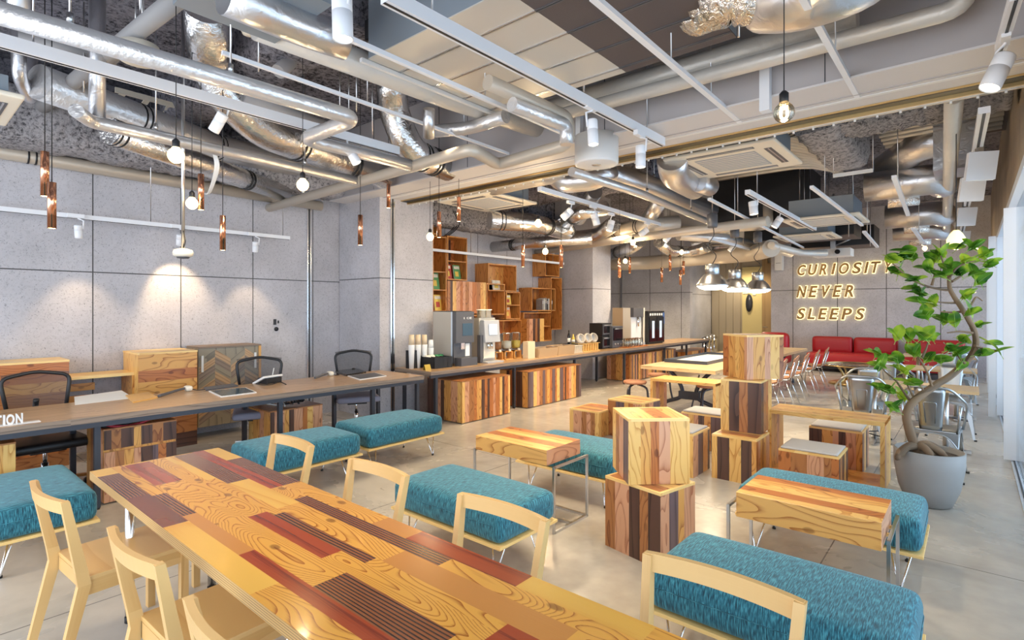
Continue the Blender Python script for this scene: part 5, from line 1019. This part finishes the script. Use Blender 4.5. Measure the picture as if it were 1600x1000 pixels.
p = P(972, 585)+V((-.2, .05, 0)); m = MB()
for k in range(6): m.bar(p+V((-.12, .0, .05+k*.09)), p+V((.14, .0, .05+k*.09)), .012, .012, 'black')
for k in range(4): m.bar(p+V((-.12+k*.085, 0, 0)), p+V((-.12+k*.085, 0, .55)), .012, .012, 'black')
tag(m.build('bottle_rack'), 'black wire rack beside the green gas cylinder', 'rack')
for i, x in enumerate((1102.5, 1108, 1114)):
    X_ = -5.75; p = PD(x, 553, 16.2+i*.6); p.z = 0; h = .74; o = thing('waste_bin', ('left', 'middle', 'right')[i]+' of the steel waste bins beyond the end of the counter', 'bin', p); MB().lathe([(.001, 0), (.13, 0), (.13, h*.86), (.001, h*.86)], 'chrome', (0, 0, 0), 20).build('body', o); MB().lathe([(.135, h*.86), (.13, h*.92), (.08, h), (.001, h*1.02)], 'steel', (0, 0, 0), 20).build('dome_lid', o)
# ---------------------------------------------------------------- shelf boxes on the wall
SXF = -7.14
def wall_box(label, x0, y0, x1, y1, seed, closed=False, shelves=(), X=SXF, wood_='shelf_wood', back=('shelf_wood', 'oiled_brown', 'fir_red', 'walnut'), name='shelf_box'):
    ya, yb = PX(x0, HY, X).y, PX(x1, HY, X).y; xm_ = (x0+x1)/2; z1, z0 = PX(xm_, y0, X).z, PX(xm_, y1, X).z; t = .022; o = thing(name, label, 'shelf', (WX, (ya+yb)/2, z0)); w_ = (yb-ya)/2; h = z1-z0; d = X-WX; m = MB()
    m.box((0, -w_, 0), (d, -w_+t, h), wood_).box((0, w_-t, 0), (d, w_, h), wood_).box((0, -w_+t, 0), (d, w_-t, t), wood_).box((0, -w_+t, h-t), (d, w_-t, h), wood_)
    m.build('frame', o)
    m = MB(); strips(m, ((d+.001) if closed else .02, -w_, 0), (0, 2*w_, 0), (0, 0, h), seed, .05, .13, STR if closed else list(back)); m.build('front_panel' if closed else 'back_panel', o)
    for s in shelves: MB().box((.02, -w_+t, h*s), (d-.005, w_-t, h*s+.018), 'shelf_wood').build('shelf_board', o)
    return o, w_, h, d, V((WX, (ya+yb)/2, z0))
B1 = wall_box('tall open wooden shelf box right behind the near column, upper part of the shelf wall', 676, 369, 698, 487, 1, shelves=(.28, .52), back=('shelf_wood', 'fir'))
B2 = wall_box('open two-tier wooden shelf box with magazines at the top of the shelf wall', 699, 370, 730, 438, 2, shelves=(.42,))
wall_box('closed box with vertical stripes in the middle of the shelf wall', 699, 440, 759, 490, 3, True)
wall_box('open dark box right of the striped closed one on the shelf wall', 760, 443, 789, 492, 4)
B5 = wall_box('open wooden box holding a cream magazine, right of the two-tier box', 763, 413, 807, 455, 5, back=('shelf_wood', 'fir'))
B6 = wall_box('open orange-lit box holding an upright magazine on the shelf wall', 791, 456, 813, 499, 6, shelves=(.5,), back=('fir_red', 'fir'))
B7 = wall_box('open wooden box with grey books next to the far column', 831, 450, 868, 486, 7, back=('shelf_wood', 'walnut', 'oiled_brown'))
wall_box('open wooden box high up beside the far column', 852, 397, 874, 432, 8, back=('shelf_wood', 'walnut', 'oiled_brown'))
wall_box('dark narrow wooden box between upper box and counter, hidden by the far column', 861, 434, 878, 515, 9, back=('oiled_brown', 'fir_red'))
wall_box('wide open wooden box below the box with grey books', 818, 488, 862, 534, 10, shelves=(.5,), back=('oiled_brown', 'fir_red'))
wall_box('small closed striped box low on the shelf wall near the baskets', 823, 498, 850, 534, 11, True, X=-7.0)
wall_box('open wooden box low on the shelf wall behind the clear dispensers', 770, 500, 815, 540, 12, back=('fir_red', 'fir'))
wall_box('open wooden box low behind the second coffee machine', 705, 492, 768, 545, 13, back=('fir', 'oiled_brown'))
wall_box('wooden box peeking out above the tall shelf behind the near column', 676, 345, 690, 367, 14, back=('walnut', 'oiled_brown'))
def book(B, yf, zf, w_, h, mat, label, lean=0, group=None, face=True):
    o_, W, Hh, d, org = B; t_ = thing('magazine' if face else 'book', label, 'magazine' if face else 'book', org+V((.24 if face else .14, -W+2*W*yf, Hh*zf+.022)), 0, group); rr_ = Matrix.Rotation(radians(lean), 4, 'X' if not face else 'Y')
    if face: MB().obox((0, 0, 0), (.012, 0, 0), (0, w_, 0), (0, 0, h), 'paper').tf(rr_).build('pages', t_); MB().box((.012, 0, 0), (.014, w_, h), mat).box((.0145, w_*.1, h*.72), (.0155, w_*.9, h*.92), 'bk_cream').box((.0145, w_*.2, h*.2), (.0155, w_*.7, h*.55), 'bk_yellow' if mat != 'bk_yellow' else 'bk_red').tf(rr_).build('cover', t_)
    else: MB().box((0, 0, 0), (.18, w_, h), mat).tf(rr_).build('cover', t_); MB().box((.1805, w_*.15, h*.55), (.182, w_*.85, h*.85), 'paper').tf(rr_).build('spine_label', t_)
book(B1, .2, .28, .2, .30, 'bk_green', 'magazine with green and red cover in the tall shelf behind the column', -10); book(B1, .45, .0, .18, .28, 'bk_yellow', 'yellow magazine at the bottom of the tall shelf', -8)
book(B2, .1, .0, .17, .27, 'bk_red', 'red magazine at the left of the two-tier box', -10); book(B2, .55, .0, .17, .27, 'bk_green', 'green and white magazine at the right of the two-tier box', -10)
book(B5, .3, .0, .24, .2, 'bk_cream', 'cream magazine standing in the open box at the centre of the shelf wall', -10); book(B6, .2, .0, .18, .24, 'bk_orange', 'colourful magazine standing in the orange-lit box', -8); book(B6, .25, .5, .17, .2, 'bk_yellow', 'second magazine on the upper board of the orange-lit box', -8)
for k in range(7): book(B7, .5+k*.065, 0, .028, .24+.015*(k % 3), ('bk_grey', 'bk_cream', 'bk_grey', 'bk_black', 'bk_cream', 'bk_grey', 'bk_black')[k], ('grey', 'cream', 'grey', 'dark', 'cream', 'grey', 'dark')[k]+' book standing in the box next to the far column', 0, 'books in the box next to the far column', False)
# ---------------------------------------------------------------- long wooden table with stools, chairs and bell lamps
BX0, BX1, BY0, BY1 = -3.86, -2.72, 7.57, 13.1
t_ = thing('long_table', 'long pale wooden table in the far zone on cast iron trestles', 'table', (-3.29, 10.3, 0)); m = MB()
for k in range(6): m.obox((BX0+3.29+k*.19, BY0-10.3, .67), (.19, 0, 0), (0, BY1-BY0, 0), (0, 0, .05), 'table_oak')
m.build('tabletop', t_)
for yy in (-2.25, 2.2):
    m = MB()
    for s in (-1, 1): m.tube(bez([(s*.42, yy, .02), (s*.38, yy, .12), (s*.12, yy, .24), (s*.16, yy, .45), (s*.35, yy, .66)], 6), .03, 'steel_dark', 10)
    m.bar((-.45, yy, .64), (.45, yy, .64), .06, .04, 'steel_dark').box((-.16, yy-.03, .2), (.16, yy+.03, .32), 'steel_dark'); m.build('trestle', t_)
MB().tube([(0, -2.2, .26), (0, 2.2, .26)], .02, 'steel_dark', 8).tube([(.1, -2.4, .12), (-.1, -1.6, .5)], .012, 'steel_dark', 8).build('stretcher', t_)
q = [P(1093, 560, .76), P(1131, 562, .76)]; c = P(1112, 556, .76); o = thing('board_tray', 'shallow dark-framed tray on the long far table', 'tray', (-3.45, 9.2, .72)); MB().box((-.33, -.9, 0), (.33, .9, .01), 'white').build('inlay', o); MB().box((-.35, -.92, 0), (-.33, .92, .05), 'steel_dark').box((.33, -.92, 0), (.35, .92, .05), 'steel_dark').box((-.33, -.92, 0), (.33, -.9, .05), 'steel_dark').box((-.33, .9, 0), (.33, .92, .05), 'steel_dark').build('rim', o)
def iron_stool(label, x, y, seat='shell_wood'):
    o = thing('iron_stool', label, 'stool', (x, y, 0)); MB().lathe([(.001, .43), (.17, .43), (.18, .45), (.17, .47), (.001, .465)], seat, (0, 0, 0), 24).build('seat', o)
    for k in range(3): a = 2*pi*k/3+.4; MB().tube(bez([(.03*cos(a), .03*sin(a), .42), (.17*cos(a), .17*sin(a), .36), (.2*cos(a), .2*sin(a), .2), (.24*cos(a), .24*sin(a), .012)], 5), .016, 'steel_dark', 8).build('leg', o)
iron_stool('round brown seat stool at the corner of the long far table', -3.98, 7.62); iron_stool('brown seat stool under the long far table, seen through the left open frame', -2.95, 7.95); iron_stool('brown stool farther back on the counter side of the long far table', -4.1, 8.7)
def shell_chair(label, x, y, rz):
    o = thing('shell_chair', label, 'chair', (x, y, 0), rz, 'brown shell chairs along the long far table'); m = MB(); n = 12; W = 10
    pr = [(.22, .455), (.1, .435), (-.08, .43), (-.17, .47), (-.21, .6), (-.25, .74), (-.27, .82)]; pr = [(p.x, p.z) for p in bez([(a, 0, b) for a, b in pr], 3)]
    def pt(i, j): a, b = pr[i]; u = j/W*2-1; t = i/(len(pr)-1); hw = .21*(1-.25*max(0, (t-.75)*4)**2*.6); return (a-.02*(u*u)*(-1 if t > .5 else 0), u*hw, b+.025*u*u*(1 if t < .5 else 0)-(.05*u*u if t > .9 else 0))
    for i in range(len(pr)-1):
        for j in range(W): m.face((pt(i, j), pt(i+1, j), pt(i+1, j+1), pt(i, j+1)), 'shell_wood', [(j*.04, i*.05), (j*.04, i*.05+.05), (j*.04+.04, i*.05+.05), (j*.04+.04, i*.05)], True)
    s = m.build('shell', o); md = s.modifiers.new('thick', 'SOLIDIFY'); md.thickness = .01
    for sy in (-1, 1): MB().tube(fil([(.2, sy*.24, .012), (.15, sy*.2, .42), (-.16, sy*.2, .43), (-.24, sy*.22, .72)], .05), .009, 'chrome', 8).build('side_frame', o); MB().tube([(-.1, sy*.19, .42), (-.24, sy*.24, .012)], .009, 'chrome', 8).build('leg', o)
    MB().tube([(0, -.2, .42), (0, .2, .42)], .008, 'chrome', 8).build('cross_bar', o); return o
for i, yy in enumerate((9.0, 9.75, 10.5, 11.35, 12.2)): shell_chair(('nearest', 'second', 'third', 'fourth', 'farthest')[i]+' brown shell chair on the window side of the long far table', -2.42, yy, pi+radians(4))
def bell(label, x, y, d):
    p = PD(x, y, d); o = thing('bell_lamp', label, 'pendant light', p, 0, 'bell-shaped factory lamps'); R_ = .21
    MB().lathe([(R_, .0), (R_*1.02, .01), (R_*.96, .03), (R_*.8, .09), (R_*.6, .14), (R_*.42, .17)], 'steel', (0, 0, 0), 32).build('reflector', o)
    MB().lathe([(R_*.42, .165), (R_*.44, .17), (R_*.44, .29), (R_*.40, .30), (.001, .30)], 'galvanised', (0, 0, 0), 24).build('neck', o)
    MB().lathe([(R_*.97, .0), (R_*.8, -.03), (R_*.5, -.05), (.001, -.055)], 'lamp_face', (0, 0, 0), 28).build('glass_diffuser', o)
    MB().tube(bez([(0, 0, .3), (.05, 0, .42), (-.06, 0, .55), (.02, 0, .7), (0, 0, .85)], 6), .006, 'black', 6).lathe([(.06, .8), (.07, .82), (.07, .98), (.03, 1.0)], 'machine_dark', (0, 0, 0), 14).tube([(0, 0, .98), (0, 0, CZ+.01-p.z)], .006, 'steel', 6).build('cord', o)
    l = D.lights.new('bell_light', 'SPOT'); l.energy = 110; l.color = (1, .84, .6); l.spot_size = radians(150); l.spot_blend = .5; l.shadow_soft_size = .12; lo = D.objects.new('bell_light', l); COL.objects.link(lo); lo.location = p+V((0, 0, -.07))
bell('nearest bell-shaped steel lamp of the three over the long far table', 1113, 447, 7.4); bell('middle bell-shaped steel lamp of the three', 1148, 451, 8.5); bell('farthest bell-shaped steel lamp of the three', 1184, 453, 9.2)
# ---------------------------------------------------------------- lettering on the back wall
YW = 16.3
rowsL = [('CURIOSITY', [(182, 235), (250, 305), (323, 375), (398, 413), (440, 508), (525, 584), (602, 617), (632, 700), (715, 775)], (456, 524, -.042)), ('NEVER', [(182, 238), (256, 305), (325, 385), (405, 455), (480, 545)], (586, 654, -.012)), ('SLEEPS', [(182, 232), (250, 298), (315, 366), (385, 438), (460, 524), (545, 602)], (722, 790, .0))]
tops = {'CURIOSITY': (414.5, 431, -.048), 'NEVER': (447, 464, -.012), 'SLEEPS': (481, 498, -.008)}
for wd, xs, _ in rowsL:
    yt, yb, sl = tops[wd]; t_ = thing('lit_word', 'glowing brass word on the back wall, '+{'CURIOSITY': 'top line, partly behind the plant', 'NEVER': 'middle line', 'SLEEPS': 'bottom line above the red sofa'}[wd], 'sign letters', (PY(1200+xs[0][0]/4, 450, YW).x, YW, 2))
    for ch, (a, b) in zip(wd, xs):
        pa, pb = PY(1200+a/4, yb, YW), PY(1200+b/4, yb, YW); z0 = {'CURIOSITY': PY(1243, 431, YW).z, 'NEVER': PY(1243, 465, YW).z, 'SLEEPS': PY(1243, 498.5, YW).z}[wd]; hh = {'CURIOSITY': .29, 'NEVER': .31, 'SLEEPS': .30}[wd]
        w_ = (pb.x-pa.x)*(.88 if ch != 'I' else 1); lt = letter3d(ch, V((pa.x, YW-.05, z0)), V((1, 0, 0)), V((0, 0, 1)), w_, hh, .03, 'letter_brown', 0, .2).build('letter'); lt.parent = t_; lt.matrix_parent_inverse = Matrix.Translation(-t_.location)
        hl = letter3d(ch, V((pa.x, YW-.02, z0)), V((1, 0, 0)), V((0, 0, 1)), w_, hh, .014, 'halo', .030, .2).build('glowing_back'); hl.parent = lt; hl.matrix_parent_inverse = Matrix.Identity(4)
# ---------------------------------------------------------------- sofas
def sofa(label, x0, x1, y, seats):
    o = thing('red_sofa', label, 'sofa', ((x0+x1)/2, y, 0)); w_ = (x1-x0)/2; MB().cushion((-w_, -.45, .14), (w_, .32, .47), .06, 'red_leather', .01, 20, 10, 5).build('seat_cushion', o)
    n = seats
    for k in range(n): a, b = -w_+2*w_*k/n+.01, -w_+2*w_*(k+1)/n-.01; MB().cushion((a, .15, .42), (b, .42, .86), .08, 'red_leather', .0, 14, 8, 8).build('back_cushion', o)
    MB().box((-w_+.04, -.4, .10), (w_-.04, .34, .15), 'black').build('base', o)
    for sx in (-1, 1):
        for sy in (-.36, .28): MB().tube([(sx*(w_-.1), sy, 0), (sx*(w_-.1), sy, .11)], .02, 'steel_dark', 8).build('leg', o)
sofa('red leather sofa under the glowing letters', -3.22, -1.35, 15.78, 2); sofa('red leather sofa partly hidden behind the plant, by the windows', -1.2, -.1, 15.6, 1)
o = thing('red_armchair', 'rounded red armchair peeking out left of the sofa', 'armchair', (-3.95, 15.3, 0)); MB().cushion((-.4, -.35, .15), (.35, .35, .45), .1, 'red_leather').build('seat_cushion', o); MB().cushion((-.45, .1, .3), (.3, .4, .95), .14, 'red_leather', 0, 12, 8, 8).build('back_cushion', o); MB().lathe([(.2, 0), (.2, .02), (.03, .04), (.03, .16)], 'chrome', (-.03, 0, 0), 18).build('base', o)
o = thing('oval_table', 'low round brass table with a flared base in front of the red sofa', 'table', (-1.85, 13.3, 0)); R_ = .62
MB().tube([(R_*cos(a), R_*sin(a), .40) for a in [2*pi*k/40 for k in range(40)]], .014, 'brass', 8, closed=True).build('rim', o); MB().lathe([(.001, .398), (R_, .398), (R_, .402), (.001, .402)], 'glass', (0, 0, 0), 40).build('glass_top', o)
for k in range(4): a = pi/4+k*pi/2; MB().tube(bez([(.42*cos(a), .42*sin(a), .03), (.28*cos(a), .28*sin(a), .1), (.3*cos(a), .3*sin(a), .25), (.42*cos(a), .42*sin(a), .395)], 6), [.035]*6+[.028]*6+[.02]*7, 'brass', 8).build('leg', o)
MB().lathe([(.001, 0), (.5, 0), (.47, .035), (.3, .05), (.001, .05)], 'brass', (0, 0, 0), 32).build('base', o)
# ---------------------------------------------------------------- galvanised metal armchairs and tables by the window
def metal_chair(label, x, y, rz, s=1.0):
    """faces +y; back at -y"""
    o = thing('metal_armchair', label, 'chair', (x, y, 0), rz, 'galvanised metal armchairs'); G_ = 'galvanised'
    MB().cushion((-.2, -.19, .43), (.2, .2, .455), .012, G_, 0, 12, 12, 2).build('seat', o)
    m = MB(); n = 8
    for i in range(n):
        t0, t1 = i/n, (i+1)/n
        def pp(t, u): w_ = .085+.035*t; return (u*w_, -.2-.08*t-.012*(1-u*u), .45+.41*t)
        for j in range(6): u0, u1 = j/3-1, (j+1)/3-1; m.face((pp(t0, u0), pp(t0, u1), pp(t1, u1), pp(t1, u0)), G_, None, True)
    b_ = m.build('back_splat', o); md = b_.modifiers.new('thick', 'SOLIDIFY'); md.thickness = .006
    MB().tube(fil([(-.035, -.235, .52), (-.05, -.268, .72), (.05, -.268, .72), (.035, -.235, .52)], .02), .004, G_, 6).build('pressed_rib', b_)
    MB().tube(fil([(-.21, .1, .44), (-.245, .06, .66), (-.25, -.2, .74), (-.15, -.29, .865), (.15, -.29, .865), (.25, -.2, .74), (.245, .06, .66), (.21, .1, .44)], .07), .011, G_, 10).build('arm_hoop', o)
    for sx in (-1, 1): MB().tube([(sx*.19, -.18, .44), (sx*.225, -.235, .70)], .010, G_, 8).build('back_stay', o)
    for sx in (-1, 1):
        for sy in (-1, 1):
            m = MB(); a = V((sx*.185, sy*.18, .44)); b = V((sx*.235, sy*.235, .014)); k = 5
            for i in range(k):
                t0, t1 = i/k, (i+1)/k
                def ring(t): c = a.lerp(b, t); w_ = .045*(1-t)**1.6+.018; return [c+V((-sx*w_*1.3, 0, 0)), c, c+V((0, -sy*w_*1.3, 0))]
                r0, r1 = ring(t0), ring(t1); m.face((r0[0], r0[1], r1[1], r1[0]), G_, None, False).face((r0[1], r0[2], r1[2], r1[1]), G_, None, False)
            lg = m.build('leg', o); md = lg.modifiers.new('thick', 'SOLIDIFY'); md.thickness = .004; MB().box((b.x-.014, b.y-.014, 0), (b.x+.014, b.y+.014, .015), 'rubber').build('foot', lg)
    for sy in (-1, 1): m = MB(); pts = bez([(-.2, sy*.2, .3), (-.12, sy*.2, .40), (0, sy*.2, .425), (.12, sy*.2, .40), (.2, sy*.2, .3)], 5); m.tube(pts, .006, G_, 6); [m.face((pts[i], pts[i+1], V((pts[i+1].x, pts[i+1].y, .44)), V((pts[i].x, pts[i].y, .44))), G_) for i in range(len(pts)-1)]; m.build('apron', o)
    for sx in (-1, 1): m = MB(); pts = bez([(sx*.2, -.2, .3), (sx*.2, -.12, .40), (sx*.2, 0, .425), (sx*.2, .12, .40), (sx*.2, .2, .3)], 5); m.tube(pts, .006, G_, 6); [m.face((pts[i], pts[i+1], V((pts[i+1].x, pts[i+1].y, .44)), V((pts[i].x, pts[i].y, .44))), G_) for i in range(len(pts)-1)]; m.build('apron', o)
    MB().tube([(-.21, -.2, .22), (.21, .2, .22)], .006, 'steel_dark', 6).tube([(.21, -.2, .22), (-.21, .2, .22)], .006, 'steel_dark', 6).build('cross_brace', o)
    return o
metal_chair('galvanised metal armchair left of the potted tree, its back to the camera', -.93, 7.12, radians(6))
metal_chair('galvanised metal armchair right behind the potted tree trunk', -.28, 6.62, radians(-4))
metal_chair('galvanised metal armchair behind the left one, near the first bistro table', -1.05, 8.1, radians(20))
metal_chair('galvanised metal armchair beyond the window-side table, facing the camera', -.2, 8.75, pi)
metal_chair('galvanised metal armchair farther back beside the second bistro table', -.85, 9.3, radians(-10))
metal_chair('galvanised metal armchair farthest back near the red sofa', -.35, 10.6, radians(170))
metal_chair('galvanised metal armchair in the last row near the windows', -.2, 11.9, radians(10))
def bistro(label, x0, x1, y0, y1, legs):
    o = thing('bistro_table', label, 'table', ((x0+x1)/2, (y0+y1)/2, 0)); w_, d = (x1-x0)/2, (y1-y0)/2; m = MB()
    for k in range(4): m.obox((-w_, -d+2*d*k/4, .69), (2*w_, 0, 0), (0, 2*d/4, 0), (0, 0, .03), 'table_oak')
    m.build('tabletop', o)
    for x in legs: MB().tube([(x, 0, .03), (x, 0, .69)], .028, 'steel', 12).bar((x-.22, 0, .03), (x+.22, 0, .03), .05, .03, 'steel').bar((x, -.22, .03), (x, .22, .03), .05, .03, 'steel').build('pedestal', o)
bistro('pale wood topped bistro table by the windows behind the potted tree', -1.0, .06, 7.42, 7.98, (-.42, .25)); bistro('second bistro table by the windows, farther back', -1.0, .06, 9.75, 10.35, (-.3, .3)); bistro('third bistro table by the windows near the red sofa', -1.0, .06, 12.4, 13.0, (-.3, .3))
# ---------------------------------------------------------------- potted tree
pc = PD(1451, 800, 4.42); pc = V((pc.x, pc.y, 0)); t_ = thing('potted_tree', 'tall rubber fig with a curved trunk in a round grey pot', 'plant', pc)
MB().lathe([(.001, 0), (.135, 0), (.155, .01), (.205, .14), (.235, .32), (.238, .44), (.228, .445), (.22, .43), (.212, .40)], 'pot', (0, 0, 0), 48).build('pot', t_); MB().lathe([(.217, .40), (.12, .41), (.001, .415)], 'soil', (0, 0, 0), 30).build('soil', t_)
def tp(x, y, dd=0.): return PD(x, y, 4.42+dd)-pc
trunk = [tp(1440, 712), tp(1428, 692), tp(1419, 665, -.02), tp(1417, 645, -.03), tp(1428, 627, -.02), tp(1460, 603, .02), tp(1484, 588, .04), tp(1508, 567, .06), tp(1521, 550, .05), tp(1525, 533, .03), tp(1521, 514), tp(1512, 497, -.02), tp(1501, 479, -.03), tp(1491, 464, -.02), tp(1484, 450), tp(1483, 430, .02), tp(1481, 414, .03)]
path = bez(trunk, 5); n = len(path); MB().tube(path, [.038-.025*(i/n)**.8 for i in range(n)], 'bark', 12).build('trunk', t_)
m = MB()
for a in ((1403, 706, -.1), (1420, 700, .1), (1455, 704, -.12), (1468, 700, .05), (1475, 708, -.1)):
    e = tp(a[0], a[1], a[2]); e.z = .42; b_ = tp(1432, 698); b_.z = .47; m.tube(bez([b_, b_.lerp(e, .5)+V((0, 0, .03)), e, e+V((0, 0, -.03))], 4), [.035]*4+[.03]*4+[.022]*4+[.01], 'bark', 8)
m.build('surface_roots', t_)
br = [[(1484, 453), (1470, 452), (1448, 447), (1421, 435), (1404, 420), (1395, 412)], [(1456, 604), (1449, 582), (1436, 560), (1428, 548)], [(1440, 560), (1447, 545), (1450, 535)], [(1430, 626), (1420, 605), (1410, 588)], [(1426, 632), (1412, 612), (1400, 595), (1386, 583), (1378, 575)], [(1487, 440), (1500, 432), (1512, 420), (1522, 406)], [(1498, 473), (1480, 473), (1466, 472)], [(1502, 487), (1486, 488), (1470, 487)],
      [(1514, 483), (1520, 472), (1526, 464), (1535, 470)], [(1508, 568), (1500, 560), (1494, 548)], [(1523, 540), (1540, 545), (1560, 548)], [(1482, 425), (1475, 412), (1470, 400)], [(1484, 432), (1500, 415), (1535, 405)], [(1456, 446), (1460, 430), (1460, 420)], [(1520, 520), (1500, 518), (1480, 520)], [(1444, 613), (1440, 605), (1432, 595)]]
rn = random.Random(5)
for b_ in br:
    dd = rn.uniform(-.12, .12); pts = [tp(x, y, dd*i/len(b_)) for i, (x, y) in enumerate(b_)]; pp_ = bez(pts, 4); k = len(pp_); MB().tube(pp_, [.011-.007*i/k for i in range(k)], 'bark', 7).build('branch', t_)
def leaf(m, p, d, L_, W, roll, rn):
    """blade along d, cupped along the mid rib"""
    d = d.normalized(); s = d.cross(V((0, 0, 1))); s = s.normalized() if s.length > .05 else V((1, 0, 0)); nrm = s.cross(d); s, nrm = s*cos(roll)+nrm*sin(roll), nrm*cos(roll)-s*sin(roll); k = 7; rows = []
    for i in range(k+1):
        t = i/k; w_ = W*max(0, sin(pi*min(1, t*.985+.01)**1.15))**.62*.5; c = p+d*L_*t+nrm*(-.12*L_*t*t); rows.append((c+s*w_+nrm*w_*.22, c, c-s*w_+nrm*w_*.22))
    for i in range(k):
        for j in range(2): m.face((rows[i][j], rows[i][j+1], rows[i+1][j+1], rows[i+1][j]), 'leaf', None, True)
    m.tube([p-d*.03, p, p+d*L_*.5+nrm*(-.03*L_), p+d*L_*.9+nrm*(-.097*L_)], [.0022, .002, .0016, .0006], 'leaf_vein', 5, cap=False)
cl = [(1395, 405, 3), (1410, 402, 3), (1404, 425, 3), (1425, 402, 3), (1416, 392, 2), (1430, 450, 3), (1440, 458, 3), (1428, 437, 2), (1455, 475, 3), (1447, 492, 2), (1470, 398, 3), (1500, 385, 2), (1520, 386, 3), (1537, 398, 3), (1545, 412, 3), (1462, 405, 2), (1480, 420, 3), (1500, 425, 3), (1510, 408, 3), (1522, 428, 2), (1530, 440, 2), (1510, 462, 3), (1517, 488, 2), (1530, 508, 2), (1492, 503, 1), (1475, 500, 2), (1505, 530, 2), (1533, 552, 2), (1545, 535, 1), (1560, 548, 1), (1402, 525, 2), (1420, 527, 2), (1443, 525, 3), (1455, 527, 2), (1390, 560, 2), (1370, 552, 2), (1375, 572, 2), (1402, 560, 3), (1430, 550, 3), (1450, 560, 2), (1470, 562, 2), (1412, 580, 3), (1390, 610, 3), (1410, 620, 2), (1372, 605, 1), (1397, 637, 2), (1485, 545, 3), (1497, 552, 2), (1500, 572, 1), (1422, 598, 2), (1470, 430, 2), (1452, 420, 2), (1440, 470, 2)]
m = MB(); rn = random.Random(11)
for x, y, k in cl:
    k += 1
    dd = rn.uniform(-.16, .16); c = tp(x, y, dd); ctr = tp(1480 if y < 520 else 1445, y+14, 0); out = (c-ctr); out = out.normalized() if out.length > .01 else V((1, 0, 0)); a0 = rn.uniform(0, 6.3)
    for i in range(k):
        a = a0+i*2*pi/k; d = (V((cos(a), sin(a), 0))*.9+out*.7+V((0, 0, rn.uniform(-.2, 1.1)))).normalized(); leaf(m, c-d*.05, d, rn.uniform(.12, .17), rn.uniform(.07, .095), rn.uniform(-1.2, 1.2), rn)
m.build('foliage', t_)
p = PD(1494, 377, 4.9); o = thing('globe_lamp', 'warm glowing oval lamp behind the topmost leaves of the tree', 'lamp', p); MB().lathe([(.001, -.08), (.04, -.065), (.07, -.02), (.07, .02), (.045, .07), (.02, .1)], 'lamp_leaf', (0, 0, 0), 24).build('glass_globe', o); MB().tube([(0, 0, .1), (0, 0, CZ+.01-p.z)], .004, 'black', 6).build('cord', o)
plight(p+V((-.0, 0, -.14)), 12)
# ---------------------------------------------------------------- added fill spots without fixtures: warm pools on the floor, brighter far walls
for (x, y, e, s) in ((-2.4, 1.0, 50, 75), (-1.0, 1.4, 30, 75), (-2.2, 2.9, 130, 75), (-3.6, 3.4, 120, 75), (-1.4, 4.0, 120, 75), (-4.6, 2.2, 75, 75), (-3.4, -.2, 60, 80)):
    l = D.lights.new('track_downlight', 'SPOT'); l.energy = e; l.color = (1, .80, .54); l.spot_size = radians(s); l.spot_blend = .7; l.shadow_soft_size = .16; lo = D.objects.new('track_downlight', l); COL.objects.link(lo); lo.location = (x, y, 3.05)
for (x, y, e) in ((-4.7, 6.7, 180), (-4.9, 8.8, 180), (-3.0, 7.0, 60), (-5.2, 11.6, 220), (-1.6, 9.5, 70), (-3.4, 12.8, 330), (-6.9, 13.4, 420), (-5.4, 17.3, 120)):
    l = D.lights.new('track_downlight', 'SPOT'); l.energy = e; l.color = (1, .80, .54); l.spot_size = radians(150); l.spot_blend = .7; l.shadow_soft_size = .12; lo = D.objects.new('track_downlight', l); COL.objects.link(lo); lo.location = (x, y, 2.95)
